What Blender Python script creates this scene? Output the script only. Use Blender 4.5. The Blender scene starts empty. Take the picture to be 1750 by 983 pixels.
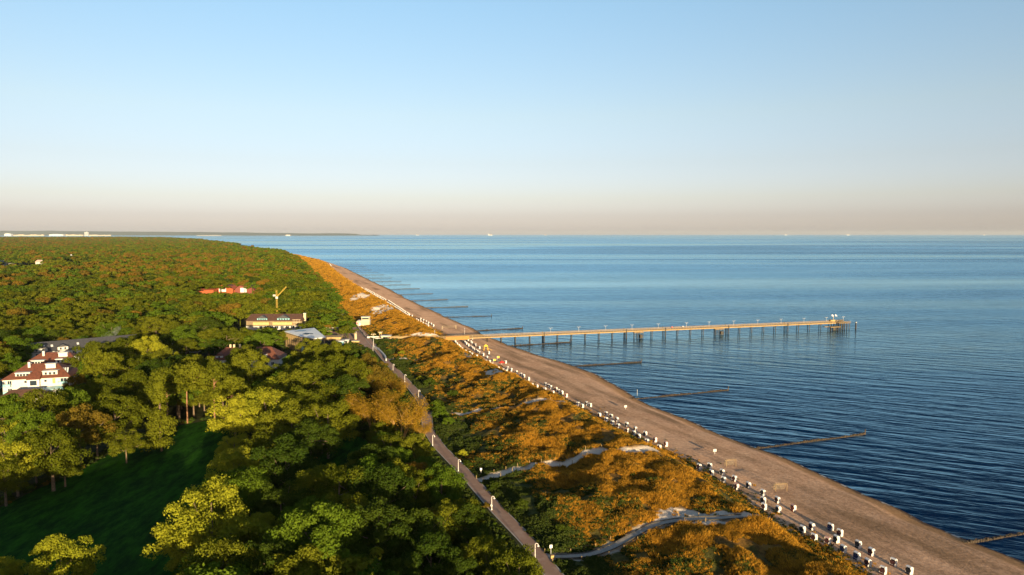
import bpy, math, random
import numpy as np
from mathutils import Vector, Matrix
C = bpy.context
SC = C.scene
COL = SC.collection
R = math.radians
rnd = random.Random(7)
rng = np.random.default_rng(11)

# ------------------------------------------------------------------ camera, sky, sun, exposure
CAMZ = 70.0
FPX = 1167.0
PITCH = math.atan((491.5 - 400.0) / FPX)
cam = bpy.data.cameras.new("camera")
cam.sensor_width = 36.0
cam.lens = FPX * 36.0 / 1750.0
cam.clip_start = 1.0
cam.clip_end = 400000.0
camo = bpy.data.objects.new("camera", cam)
COL.objects.link(camo)
camo.location = (0, 0, CAMZ)
camo.rotation_euler = (math.pi / 2 - PITCH, 0, 0)
SC.camera = camo

SUN_EL = R(6.5)
HAZE = 1.3e-5
SUN_AZ = math.atan2(0.33, -0.94)          # compass-like: x = sin, y = cos
w = bpy.data.worlds.new("World")
SC.world = w
w.use_nodes = True
nt = w.node_tree
nt.nodes.clear()
sky = nt.nodes.new('ShaderNodeTexSky')
sky.sky_type = 'NISHITA'
sky.sun_disc = False
sky.sun_elevation = SUN_EL
sky.sun_rotation = SUN_AZ
sky.altitude = 0
sky.air_density = 1.0
sky.dust_density = 1.0
sky.ozone_density = 2.0
bg = nt.nodes.new('ShaderNodeBackground')
bg.inputs['Strength'].default_value = 0.098
wo = nt.nodes.new('ShaderNodeOutputWorld')
# the belt of pale air low over the horizon: a colour correction of the clear sky by height above the horizon
tcw = nt.nodes.new('ShaderNodeTexCoord'); sxy = nt.nodes.new('ShaderNodeSeparateXYZ'); crp = nt.nodes.new('ShaderNodeValToRGB')
mulc = nt.nodes.new('ShaderNodeVectorMath'); mulc.operation = 'MULTIPLY'; sclc = nt.nodes.new('ShaderNodeVectorMath'); sclc.operation = 'SCALE'; sclc.inputs['Scale'].default_value = 3.0
nt.links.new(tcw.outputs['Generated'], sxy.inputs[0]); nt.links.new(sxy.outputs['Z'], crp.inputs[0])
stops = [(0.0, (1.12, 1.18, 2.4)), (0.0068, (1.07, 1.14, 2.2)), (0.0255, (0.86, 0.86, 1.55)), (0.051, (0.885, 0.81, 1.17)), (0.101, (0.94, 0.79, 0.93)), (0.166, (1.07, 0.88, 0.87)), (0.308, (1.08, 1.03, 1.0))]
while len(crp.color_ramp.elements) < len(stops): crp.color_ramp.elements.new(0.5)
for e_, (p_, c_) in zip(crp.color_ramp.elements, stops): e_.position = p_; e_.color = tuple(v / 3.0 for v in c_) + (1,)
nt.links.new(crp.outputs[0], mulc.inputs[0]); nt.links.new(sky.outputs[0], mulc.inputs[1]); nt.links.new(mulc.outputs[0], sclc.inputs[0])
nt.links.new(sclc.outputs[0], bg.inputs[0])
nt.links.new(bg.outputs[0], wo.inputs[0])

sl = bpy.data.lights.new("sun", 'SUN')
sl.energy = 5.0
sl.angle = R(0.5)
sl.color = (1.0, 0.78, 0.46)
so = bpy.data.objects.new("sun", sl)
COL.objects.link(so)
sdir = Vector((math.sin(SUN_AZ) * math.cos(SUN_EL), math.cos(SUN_AZ) * math.cos(SUN_EL), math.sin(SUN_EL)))
so.rotation_euler = sdir.to_track_quat('Z', 'Y').to_euler()
so.location = (60, -100, 120)
SC.view_settings.view_transform = 'Standard'
SC.view_settings.look = 'None'
SC.view_settings.exposure = 1.55
SC.view_settings.gamma = 1.0
SC.view_settings.use_curve_mapping = False

# ------------------------------------------------------------------ projection helpers
SP, CP = math.sin(PITCH), math.cos(PITCH)
def at(px, py, z=0.0):
    a = (px - 875.0) / FPX
    b = -(py - 491.5) / FPX
    dx, dy, dz = a, CP + b * SP, -SP + b * CP
    t = (z - CAMZ) / dz
    return dx * t, dy * t
def proj(x, y, z):
    vy, vz = y * CP - (z - CAMZ) * SP, y * SP + (z - CAMZ) * CP
    if vy < 1: return None
    return 875 + FPX * x / vy, 491.5 - FPX * vz / vy
def curve(pts, z, ext=None):
    P = [at(px, py, z) for px, py in pts]
    if ext: P = P + ext
    P.sort(key=lambda p: p[1])
    Y = np.array([p[1] for p in P]); X = np.array([p[0] for p in P])
    s0 = (X[1] - X[0]) / (Y[1] - Y[0]); s0 = -0.42
    Y = np.insert(Y, 0, -400); X = np.insert(X, 0, X[0] + s0 * (-400 - Y[1]))
    return lambda y: np.interp(y, Y, X)

# ------------------------------------------------------------------ noise (numpy)
def make_noise(seed):
    g = np.random.default_rng(seed).random((256, 256))
    def f(x, y):
        x = np.asarray(x, float); y = np.asarray(y, float)
        xi = np.floor(x).astype(int); yi = np.floor(y).astype(int)
        fx = x - xi; fy = y - yi
        fx = fx * fx * (3 - 2 * fx); fy = fy * fy * (3 - 2 * fy)
        a = g[xi & 255, yi & 255]; b = g[(xi + 1) & 255, yi & 255]
        c = g[xi & 255, (yi + 1) & 255]; d = g[(xi + 1) & 255, (yi + 1) & 255]
        return (a * (1 - fx) + b * fx) * (1 - fy) + (c * (1 - fx) + d * fx) * fy
    return f
N1, N2, N3, N4 = [make_noise(s) for s in (1, 2, 3, 4)]
def fbm(n, x, y, o=4):
    s = 0; a = 0.5; t = 0
    for i in range(o):
        s = s + a * n(x * 2 ** i + 17 * i, y * 2 ** i + 31 * i); t += a; a *= 0.5
    return s / t
def sstep(a, b, x):
    t = np.clip((np.asarray(x, float) - a) / (b - a), 0, 1)
    return t * t * (3 - 2 * t)

# ------------------------------------------------------------------ materials
def newmat(name):
    m = bpy.data.materials.new(name); m.use_nodes = True
    return m, m.node_tree, m.node_tree.nodes['Principled BSDF']
def node(t, k, **kw):
    n = t.nodes.new(k)
    for a, b in kw.items(): setattr(n, a, b)
    return n
def simple(name, col, rough=0.7, var=0.15, scale=1.5, metal=0.0, bump=0.0):
    m, t, p = newmat(name)
    p.inputs['Roughness'].default_value = rough
    p.inputs['Metallic'].default_value = metal
    g = node(t, 'ShaderNodeNewGeometry')
    n = node(t, 'ShaderNodeTexNoise'); n.inputs['Scale'].default_value = scale; n.inputs['Detail'].default_value = 5
    t.links.new(g.outputs['Position'], n.inputs['Vector'])
    r = node(t, 'ShaderNodeValToRGB')
    e = r.color_ramp.elements
    e[0].position = 0.3; e[1].position = 0.7
    e[0].color = tuple(c * (1 - var) for c in col) + (1,)
    e[1].color = tuple(min(1, c * (1 + var)) for c in col) + (1,)
    t.links.new(n.outputs['Fac'], r.inputs[0]); t.links.new(r.outputs[0], p.inputs['Base Color'])
    if bump:
        b = node(t, 'ShaderNodeBump'); b.inputs['Strength'].default_value = bump; b.inputs['Distance'].default_value = 0.05
        t.links.new(n.outputs['Fac'], b.inputs['Height']); t.links.new(b.outputs[0], p.inputs['Normal'])
    return m
def tiles(name, col, rows=3.0, horizontal=True):
    m, t, p = newmat(name)
    g = node(t, 'ShaderNodeTexCoord')
    wv = node(t, 'ShaderNodeTexWave'); wv.inputs['Scale'].default_value = rows; wv.inputs['Distortion'].default_value = 0.6
    wv.bands_direction = 'Z' if horizontal else 'X'
    n = node(t, 'ShaderNodeTexNoise'); n.inputs['Scale'].default_value = 1.2; n.inputs['Detail'].default_value = 6
    t.links.new(g.outputs['Object'], wv.inputs['Vector']); t.links.new(g.outputs['Object'], n.inputs['Vector'])
    r = node(t, 'ShaderNodeValToRGB'); e = r.color_ramp.elements
    e[0].position = 0.3; e[1].position = 0.7
    e[0].color = tuple(c * 0.7 for c in col) + (1,); e[1].color = tuple(min(1, c * 1.25) for c in col) + (1,)
    t.links.new(n.outputs['Fac'], r.inputs[0]); t.links.new(r.outputs[0], p.inputs['Base Color'])
    b = node(t, 'ShaderNodeBump'); b.inputs['Strength'].default_value = 0.5; b.inputs['Distance'].default_value = 0.06
    t.links.new(wv.outputs['Fac'], b.inputs['Height']); t.links.new(b.outputs[0], p.inputs['Normal'])
    p.inputs['Roughness'].default_value = 0.75
    return m
def foliage(name, col, col2, trans=0.3, patch=0.05):
    """leaf material: hue wanders from tree to tree and from leaf to leaf"""
    m, t, p = newmat(name)
    t.nodes.remove(p)
    out = [n for n in t.nodes if n.type == 'OUTPUT_MATERIAL'][0]
    oi = node(t, 'ShaderNodeObjectInfo')
    g = node(t, 'ShaderNodeNewGeometry')
    at_ = node(t, 'ShaderNodeAttribute', attribute_name='leafvar')
    n = node(t, 'ShaderNodeTexNoise'); n.inputs['Scale'].default_value = patch; n.inputs['Detail'].default_value = 3
    t.links.new(g.outputs['Position'], n.inputs['Vector'])
    a1 = node(t, 'ShaderNodeMath', operation='MULTIPLY_ADD'); a1.inputs[1].default_value = 0.45; a1.inputs[2].default_value = 0.0
    t.links.new(at_.outputs['Fac'], a1.inputs[0])
    a2 = node(t, 'ShaderNodeMath', operation='MULTIPLY_ADD'); a2.inputs[1].default_value = 0.5
    t.links.new(oi.outputs['Random'], a2.inputs[0]); t.links.new(a1.outputs[0], a2.inputs[2])
    a3 = node(t, 'ShaderNodeMath', operation='MULTIPLY_ADD'); a3.inputs[1].default_value = 0.6
    t.links.new(n.outputs['Fac'], a3.inputs[0]); t.links.new(a2.outputs[0], a3.inputs[2])
    r = node(t, 'ShaderNodeValToRGB'); e = r.color_ramp.elements
    e[0].position = 0.35; e[0].color = tuple(col) + (1,)
    e[1].position = 1.15 if False else 1.0; e[1].color = tuple(col2) + (1,)
    t.links.new(a3.outputs[0], r.inputs[0])
    d = node(t, 'ShaderNodeBsdfDiffuse'); tr = node(t, 'ShaderNodeBsdfTranslucent'); mx = node(t, 'ShaderNodeMixShader')
    mx.inputs[0].default_value = trans
    t.links.new(r.outputs[0], d.inputs[0]); t.links.new(r.outputs[0], tr.inputs[0])
    t.links.new(d.outputs[0], mx.inputs[1]); t.links.new(tr.outputs[0], mx.inputs[2])
    t.links.new(mx.outputs[0], out.inputs[0])
    return m

M = {}
M['white'] = simple('white_plaster', (0.40, 0.385, 0.36), 0.8, 0.08, 0.6)
M['cream'] = simple('cream_plaster', (0.40, 0.32, 0.20), 0.8, 0.1, 0.6)
M['yellow_wall'] = simple('yellow_timber', (0.34, 0.23, 0.08), 0.8, 0.15, 1.0)
M['glass'] = simple('dark_glass', (0.02, 0.03, 0.04), 0.1, 0.1)
M['trim'] = simple('white_trim', (0.45, 0.45, 0.44), 0.6, 0.05)
M['blue_glass'] = simple('pale_blue_glass', (0.18, 0.34, 0.38), 0.2, 0.2, 0.8)
M['roof_red'] = tiles('red_roof_tiles', (0.105, 0.030, 0.012))
M['roof_brown'] = tiles('brown_roof_tiles', (0.065, 0.028, 0.014))
M['roof_dark'] = tiles('dark_roof_tiles', (0.035, 0.035, 0.04))
M['roof_white'] = simple('white_roof_sheet', (0.44, 0.455, 0.47), 0.5, 0.08, 0.3)
M['thatch'] = simple('thatch', (0.3, 0.2, 0.08), 0.9, 0.3, 2.0)
M['wood'] = simple('weathered_planks', (0.17, 0.115, 0.05), 0.8, 0.25, 1.3, bump=0.4)
M['wood_lt'] = simple('pale_timber', (0.22, 0.145, 0.06), 0.8, 0.2, 1.3)
M['pile'] = simple('dark_piles', (0.035, 0.028, 0.02), 0.8, 0.4, 1.5)
M['groyne'] = simple('groyne_timber', (0.040, 0.027, 0.016), 0.85, 0.5, 1.2, bump=0.5)
M['slat'] = simple('dark_wood_cladding', (0.14, 0.10, 0.05), 0.7, 0.3, 1.5)
M['concrete'] = simple('concrete', (0.32, 0.29, 0.26), 0.85, 0.12, 0.8)
M['metal'] = simple('galvanised_metal', (0.55, 0.55, 0.54), 0.45, 0.1, 2.0, metal=0.2)
M['lampwhite'] = simple('white_lamp_paint', (0.50, 0.465, 0.43), 0.5, 0.08)
M['wicker'] = simple('white_wicker', (0.42, 0.39, 0.365), 0.8, 0.1, 9.0, bump=0.5)
M['canvas'] = simple('white_canvas', (0.50, 0.485, 0.485), 0.8, 0.05, 3.0)
M['f_black'] = simple('black_fabric', (0.02, 0.018, 0.02), 0.9, 0.3, 5.0)
M['f_blue'] = simple('navy_fabric', (0.02, 0.03, 0.09), 0.9, 0.3, 5.0)
M['f_maroon'] = simple('maroon_fabric', (0.05, 0.010, 0.010), 0.9, 0.3, 5.0)
M['f_orange'] = simple('orange_fabric', (0.32, 0.08, 0.03), 0.9, 0.2, 5.0)
M['pink'] = simple('pink_canvas', (0.45, 0.26, 0.22), 0.9, 0.1, 5.0)
M['crane'] = simple('yellow_crane_paint', (0.34, 0.22, 0.03), 0.5, 0.1)
M['bark'] = simple('grey_brown_bark', (0.11, 0.075, 0.045), 0.9, 0.4, 2.5, bump=0.5)
M['bark_pine'] = simple('orange_pine_bark', (0.19, 0.095, 0.045), 0.9, 0.35, 1.2, bump=0.5)
M['bark_willow'] = simple('golden_willow_bark', (0.28, 0.16, 0.045), 0.9, 0.3, 1.2, bump=0.3)
M['yellow'] = simple('yellow_plastic', (0.65, 0.36, 0.03), 0.6, 0.1)
M['red'] = simple('red_canvas', (0.5, 0.03, 0.015), 0.8, 0.1)
M['net'] = simple('net_cord', (0.42, 0.33, 0.2), 0.9, 0.1)
M['hill'] = simple('far_hill_ground', (0.05, 0.07, 0.05), 0.9, 0.3, 0.0005)

M['lf_olive'] = foliage('olive_leaves', (0.048, 0.063, 0.005), (0.112, 0.120, 0.009))
M['lf_lime'] = foliage('yellow_green_leaves', (0.13, 0.15, 0.010), (0.26, 0.255, 0.018), 0.35)
M['lf_green'] = foliage('fresh_green_leaves', (0.035, 0.072, 0.006), (0.085, 0.125, 0.010))
M['lf_dark'] = foliage('dark_green_leaves', (0.018, 0.038, 0.005), (0.050, 0.070, 0.008))  # also darkens foreground trees where the wood lies in shadow
M['lf_pine'] = foliage('rusty_pine_needles', (0.070, 0.068, 0.010), (0.16, 0.095, 0.013))
M['lf_gold'] = foliage('golden_willow_leaves', (0.20, 0.13, 0.012), (0.32, 0.18, 0.018), 0.35)
M['lf_brown'] = foliage('brownish_leaves', (0.075, 0.062, 0.010), (0.14, 0.095, 0.012))
M['grass_gold'] = foliage('golden_marram_grass', (0.040, 0.028, 0.007), (0.50, 0.250, 0.026), 0.35, 0.30)
M['grass_green'] = foliage('green_dune_plants', (0.03, 0.045, 0.01), (0.085, 0.085, 0.02), 0.25, 0.08)
M['lf_rose'] = foliage('dark_rose_bush_leaves', (0.018, 0.034, 0.008), (0.05, 0.065, 0.012), 0.2, 0.12)

# ------------------------------------------------------------------ mesh builder
class MB:
    def __init__(s): s.v = []; s.f = []; s.mi = []
    def add(s, vs, fs, mi=0):
        o = len(s.v); s.v += [tuple(v) for v in vs]; s.f += [tuple(i + o for i in f) for f in fs]; s.mi += [mi] * len(fs); return s
    def box(s, x0, y0, z0, x1, y1, z1, mi=0):
        return s.add([(x0,y0,z0),(x1,y0,z0),(x1,y1,z0),(x0,y1,z0),(x0,y0,z1),(x1,y0,z1),(x1,y1,z1),(x0,y1,z1)],
                     [(0,3,2,1),(4,5,6,7),(0,1,5,4),(1,2,6,5),(2,3,7,6),(3,0,4,7)], mi)
    def prism(s, poly, z0, z1, mi=0):
        n = len(poly)
        a = sum(poly[i][0]*poly[(i+1)%n][1]-poly[(i+1)%n][0]*poly[i][1] for i in range(n))
        if a < 0: poly = poly[::-1]
        f0 = (lambda p: z0(p) if callable(z0) else z0); f1 = (lambda p: z1(p) if callable(z1) else z1)
        vs = [(p[0], p[1], f0(p)) for p in poly] + [(p[0], p[1], f1(p)) for p in poly]
        fs = [tuple(range(n))[::-1], tuple(range(n, 2*n))] + [(i, (i+1) % n, (i+1) % n + n, i + n) for i in range(n)]
        return s.add(vs, fs, mi)
    def tube(s, p0, p1, r0, r1=None, n=6, mi=0):
        r1 = r0 if r1 is None else r1
        p0 = Vector(p0); p1 = Vector(p1); d = (p1 - p0)
        if d.length < 1e-6: return s
        d.normalize()
        a = d.orthogonal().normalized(); b = d.cross(a)
        vs = []
        for p, r in ((p0, r0), (p1, r1)):
            for i in range(n):
                t = 2 * math.pi * i / n
                vs.append(p + (a * math.cos(t) + b * math.sin(t)) * r)
        fs = [(i, (i+1) % n, (i+1) % n + n, i + n) for i in range(n)] + [tuple(range(n))[::-1], tuple(range(n, 2*n))]
        return s.add(vs, fs, mi)
    def path(s, pts, rads, n=6, mi=0):
        for i in range(len(pts) - 1): s.tube(pts[i], pts[i+1], rads[i], rads[i+1], n, mi)
        return s
    def mesh(s, name, mats):
        me = bpy.data.meshes.new(name); me.from_pydata(s.v, [], s.f)
        for m in (mats if isinstance(mats, (list, tuple)) else [mats]): me.materials.append(m)
        if any(s.mi): me.polygons.foreach_set('material_index', s.mi)
        me.update(); return me

def link(name, me, parent=None, loc=None, rz=None):
    o = bpy.data.objects.new(name, me); COL.objects.link(o)
    if parent: o.parent = parent
    if loc is not None: o.location = loc
    if rz is not None: o.rotation_euler = (0, 0, rz)
    return o
def obj(name, mb, mats, parent=None, loc=None, rz=None): return link(name, mb.mesh(name, mats), parent, loc, rz)
def tag(o, label=None, cat=None, group=None, kind=None):
    if label: o['label'] = label
    if cat: o['category'] = cat
    if group: o['group'] = group
    if kind: o['kind'] = kind
    return o
def thing(name, label, cat, loc=(0,0,0), rz=0.0, group=None): return tag(link(name, None, None, loc, rz), label, cat, group)
def copy_tree(o, parent=None):
    c = o.copy(); COL.objects.link(c); c.parent = parent
    for ch in list(KIDS.get(o.name, [])): KIDS.setdefault(c.name, []).append(copy_tree(ch, c))
    return c
KIDS = {}
def reg(root, *parts): KIDS.setdefault(root.name, []).extend(parts); return root

def arr_mesh(name, V, F4, mats, attrs=None, smooth=False):
    me = bpy.data.meshes.new(name)
    V = np.asarray(V, np.float32); F4 = np.asarray(F4, np.int32)
    me.vertices.add(len(V)); me.vertices.foreach_set('co', V.ravel())
    if len(F4):
        k = F4.shape[1]
        me.loops.add(F4.size); me.loops.foreach_set('vertex_index', F4.ravel())
        me.polygons.add(len(F4)); me.polygons.foreach_set('loop_start', np.arange(len(F4), dtype=np.int32) * k)
        me.polygons.foreach_set('loop_total', np.full(len(F4), k, np.int32))
        if smooth: me.polygons.foreach_set('use_smooth', np.ones(len(F4), bool))
    for m in mats: me.materials.append(m)
    me.update(calc_edges=True)
    for nme, (dom, typ, data) in (attrs or {}).items():
        a = me.attributes.new(nme, typ, dom)
        a.data.foreach_set('vector' if typ == 'FLOAT_VECTOR' else 'value', np.asarray(data).ravel())
    return me

def grid_mesh(name, X, Y, Z, mats, attrs=None, smooth=True):
    ny, nx = X.shape
    V = np.stack([X, Y, Z], -1).reshape(-1, 3)
    i = np.arange(ny - 1)[:, None] * nx + np.arange(nx - 1)[None, :]
    F4 = np.stack([i, i + 1, i + nx + 1, i + nx], -1).reshape(-1, 4)
    return arr_mesh(name, V, F4, mats, attrs, smooth)

# ------------------------------------------------------------------ coast curves (world x as a function of world y)
water_px = [(1750,968),(1655,925),(1560,880),(1450,831),(1350,786),(1290,764),(1200,726),(1120,696),(1088,682),(1020,641),(972,624),
            (900,601),(868,591),(822,571),(810,562),(770,545),(728,527),(700,513),(665,494),(636,481),(610,468),(590,458),(562,449),(530,441),(492,434.5)]
head = [(-1150, 3000), (-1330, 3500), (-2450, 5500), (-3950, 8000), (-5200, 9400), (-9500, 9800), (-30000, 10500)]
xw = curve(water_px, 0.0, head)
dune_px = [(1490,990),(1440,962),(1380,925),(1301,888),(1255,843),(1208,814),(1162,786),(1116,766),(1070,742),(1023,720),(986,697),(930,671),
           (880,646),(840,626),(816,612),(796,602),(774,592),(762,579),(740,566),(690,537),(650,515),(616,495),(576,467),(560,453),(552,447),(520,440),(488,434)]
xd = curve(dune_px, 2.0, [(p[0] - 25, p[1]) for p in head])
prom_px = [(946,983),(905,928),(853,875),(799,813),(750,763),(731,733),(728,700),(719,682),(704,663),(677,634),(660,616),(645,598),(632,582),(617,563),(601,549),
           (590,535),(575,515),(552,490),(525,462),(505,445),(489,436)]
xp = curve(prom_px, 4.0, [(p[0] - 60, p[1]) for p in head])
PW = 1.75      # half width across x
def dune_top(x, y, u=None):
    x = np.asarray(x, float); y = np.asarray(y, float)
    a = xp(y) + PW; b = xd(y)
    if u is None: u = np.clip((x - a) / np.maximum(b - a, 1), 0, 1)
    wdt = b - a
    base = 4.0 + 1.7 * sstep(0.15, 0.7, u) - 3.7 * sstep(0.84, 1.0, u)
    env = np.clip(np.sin(np.pi * np.clip(u, 0, 1)), 0, 1) ** 0.6
    hum = (fbm(N1, x / 15 + 3, y / 20, 3) - 0.5) * 6.5 + (fbm(N2, x / 4.2, y / 4.6, 3) - 0.5) * 2.4
    return base + env * hum * np.clip(wdt / 40, 0.3, 1)
def beach_z(x, y):
    a = xd(y); b = xw(y)
    u = (x - a) / np.maximum(b - a, 1)
    z = 2.0 - 0.55 * sstep(0.0, 0.45, u) + 0.15 * sstep(0.5, 0.72, u) - 1.6 * sstep(0.74, 1.0, u)
    z = np.where(u > 1, -0.9 * (u - 1) * 8, z)
    z = z + (fbm(N3, x / 9, y / 9, 2) - 0.5) * 0.3 * np.clip(1 - u, 0, 1)
    return z
def ground_z(x, y):
    if x < xp(y) + PW: return 4.0
    if x < xd(y): return float(dune_top(x, y))
    return float(beach_z(np.array(x), np.array(y)))

def rows_(y0, y1, step, growth=1.01, fine_to=520):
    r = [y0]
    while r[-1] < y1:
        s = step if r[-1] < fine_to else step * (r[-1] / fine_to) ** 1.6 * 1.5
        r.append(r[-1] + s)
    return np.array(r)

def mix(t, fac, c1, c2):
    n = node(t, 'ShaderNodeMix', data_type='RGBA')
    if isinstance(fac, float): n.inputs[0].default_value = fac
    else: t.links.new(fac, n.inputs[0])
    for i, c in ((6, c1), (7, c2)):
        if isinstance(c, tuple): n.inputs[i].default_value = c + (1,)
        else: t.links.new(c, n.inputs[i])
    return n.outputs[2]
def ramp(t, src, a, b, ca=(0,0,0), cb=(1,1,1)):
    r = node(t, 'ShaderNodeValToRGB'); e = r.color_ramp.elements
    e[0].position = a; e[1].position = b; e[0].color = ca + (1,); e[1].color = cb + (1,)
    t.links.new(src, r.inputs[0]); return r.outputs[0]
def noise(t, vec, scale, detail=4, rough=0.55, dist=0.0):
    n = node(t, 'ShaderNodeTexNoise'); n.inputs['Scale'].default_value = scale; n.inputs['Detail'].default_value = detail
    n.inputs['Roughness'].default_value = rough; n.inputs['Distortion'].default_value = dist
    t.links.new(vec, n.inputs['Vector']); return n.outputs['Fac']
def mapping(t, vec, scale=(1,1,1), rz=0.0):
    mp = node(t, 'ShaderNodeMapping'); mp.inputs['Scale'].default_value = scale; mp.inputs['Rotation'].default_value = (0, 0, rz)
    t.links.new(vec, mp.inputs['Vector']); return mp.outputs[0]
def math_(t, op, a, b=0.0, c=None):
    n = node(t, 'ShaderNodeMath', operation=op)
    for i, v in enumerate((a, b) if c is None else (a, b, c)):
        if isinstance(v, (int, float)): n.inputs[i].default_value = v
        else: t.links.new(v, n.inputs[i])
    return n.outputs[0]

# sand of the beach
def mat_sand():
    m, t, p = newmat('beach_sand'); p.inputs['Diffuse Roughness'].default_value = 0.14; p.inputs['Roughness'].default_value = 0.9; p.inputs['Specular IOR Level'].default_value = 0.05
    g = node(t, 'ShaderNodeNewGeometry').outputs['Position']
    sh = node(t, 'ShaderNodeAttribute', attribute_name='shore').outputs['Fac']   # 0 at dune foot, 1 at waterline
    c = ramp(t, noise(t, g, 0.12, 6), 0.35, 0.65, (0.41, 0.245, 0.150), (0.50, 0.315, 0.20))
    al = mapping(t, mapping(t, g, (1, 1, 1), -0.41), (0.10, 0.012, 1))
    c = mix(t, ramp(t, noise(t, al, 1.0, 5), 0.50, 0.66), c, (0.22, 0.135, 0.078))
    edge = math_(t, 'ADD', sh, math_(t, 'MULTIPLY', math_(t, 'SUBTRACT', noise(t, g, 0.12, 5), 0.5), 0.10))
    c = mix(t, ramp(t, edge, 0.80, 0.88), c, (0.24, 0.14, 0.07))
    c = mix(t, ramp(t, edge, 0.955, 0.985), c, (0.07, 0.045, 0.03))
    gr = ramp(t, noise(t, g, 1.1, 6, 0.75), 0.40, 0.60, (0.74, 0.72, 0.70), (1.12, 1.12, 1.12))
    vm = node(t, 'ShaderNodeVectorMath', operation='MULTIPLY'); t.links.new(c, vm.inputs[0]); t.links.new(gr, vm.inputs[1]); c = vm.outputs[0]
    trk = node(t, 'ShaderNodeTexWave'); trk.wave_type = 'RINGS'; trk.inputs['Scale'].default_value = 0.16; trk.inputs['Distortion'].default_value = 2.2; trk.inputs['Detail'].default_value = 2; trk.inputs['Detail Scale'].default_value = 0.25
    tm = node(t, 'ShaderNodeMapping'); tm.inputs['Location'].default_value = (-88, -152, 0); t.links.new(g, tm.inputs['Vector']); t.links.new(tm.outputs[0], trk.inputs['Vector'])
    tk = math_(t, 'MULTIPLY', math_(t, 'GREATER_THAN', trk.outputs['Fac'], 0.93), ramp(t, noise(t, g, 0.06, 3), 0.48, 0.6))
    c = mix(t, math_(t, 'MULTIPLY', tk, 0.30), c, (0.17, 0.105, 0.06))
    foam = math_(t, 'MULTIPLY', math_(t, 'GREATER_THAN', sh, 0.978), ramp(t, noise(t, g, 0.25, 3), 0.54, 0.62))
    c = mix(t, foam, c, (0.26, 0.25, 0.24))
    peb = ramp(t, noise(t, g, 3.0, 2), 0.62, 0.66)
    low = math_(t, 'LESS_THAN', edge, 0.07)
    c = mix(t, math_(t, 'MULTIPLY', peb, low), c, (0.62, 0.56, 0.46))
    t.links.new(c, p.inputs['Base Color'])
    b = node(t, 'ShaderNodeBump'); b.inputs['Strength'].default_value = 0.75; b.inputs['Distance'].default_value = 0.12
    h = math_(t, 'ADD', noise(t, g, 1.4, 6, 0.7), math_(t, 'MULTIPLY', noise(t, mapping(t, g, (2.2, 0.22, 1), 0.45), 1.0, 3), 0.7))
    t.links.new(h, b.inputs['Height']); t.links.new(b.outputs[0], p.inputs['Normal'])
    return m
def mat_dune():
    m, t, p = newmat('dune_ground'); p.inputs['Diffuse Roughness'].default_value = 0.1; p.inputs['Roughness'].default_value = 0.95; p.inputs['Specular IOR Level'].default_value = 0.05
    g = node(t, 'ShaderNodeNewGeometry').outputs['Position']
    gr = node(t, 'ShaderNodeAttribute', attribute_name='green').outputs['Fac']
    sd = node(t, 'ShaderNodeAttribute', attribute_name='sandy').outputs['Fac']
    c = ramp(t, noise(t, g, 0.35, 8, 0.7), 0.38, 0.62, (0.05, 0.030, 0.010), (0.20, 0.105, 0.025))
    c2 = ramp(t, noise(t, g, 0.5, 8, 0.7), 0.38, 0.62, (0.018, 0.026, 0.008), (0.06, 0.065, 0.015))
    c = mix(t, gr, c, c2)
    c = mix(t, sd, c, (0.50, 0.42, 0.34))
    t.links.new(c, p.inputs['Base Color'])
    b = node(t, 'ShaderNodeBump'); b.inputs['Strength'].default_value = 0.8; b.inputs['Distance'].default_value = 0.5
    t.links.new(noise(t, g, 0.9, 6, 0.7), b.inputs['Height']); t.links.new(b.outputs[0], p.inputs['Normal'])
    return m
def mat_floor():
    m, t, p = newmat('forest_floor'); p.inputs['Roughness'].default_value = 0.95; p.inputs['Specular IOR Level'].default_value = 0.05
    g = node(t, 'ShaderNodeNewGeometry').outputs['Position']
    c = ramp(t, noise(t, g, 0.2, 8, 0.65), 0.35, 0.65, (0.018, 0.024, 0.008), (0.05, 0.05, 0.02))
    t.links.new(c, p.inputs['Base Color'])
    b = node(t, 'ShaderNodeBump'); b.inputs['Strength'].default_value = 0.7; b.inputs['Distance'].default_value = 0.6
    t.links.new(noise(t, g, 0.5, 6, 0.7), b.inputs['Height']); t.links.new(b.outputs[0], p.inputs['Normal'])
    return m
def mat_meadow():
    m, t, p = newmat('meadow_turf'); p.inputs['Roughness'].default_value = 0.95; p.inputs['Specular IOR Level'].default_value = 0.05
    g = node(t, 'ShaderNodeNewGeometry').outputs['Position']
    c = ramp(t, noise(t, mapping(t, g, (1, 0.35, 1), 0.5), 0.35, 8, 0.8), 0.40, 0.62, (0.003, 0.022, 0.001), (0.018, 0.078, 0.002))
    t.links.new(c, p.inputs['Base Color'])
    b = node(t, 'ShaderNodeBump'); b.inputs['Strength'].default_value = 0.5; b.inputs['Distance'].default_value = 0.2
    t.links.new(noise(t, g, 1.5, 6, 0.7), b.inputs['Height']); t.links.new(b.outputs[0], p.inputs['Normal'])
    return m
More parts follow.
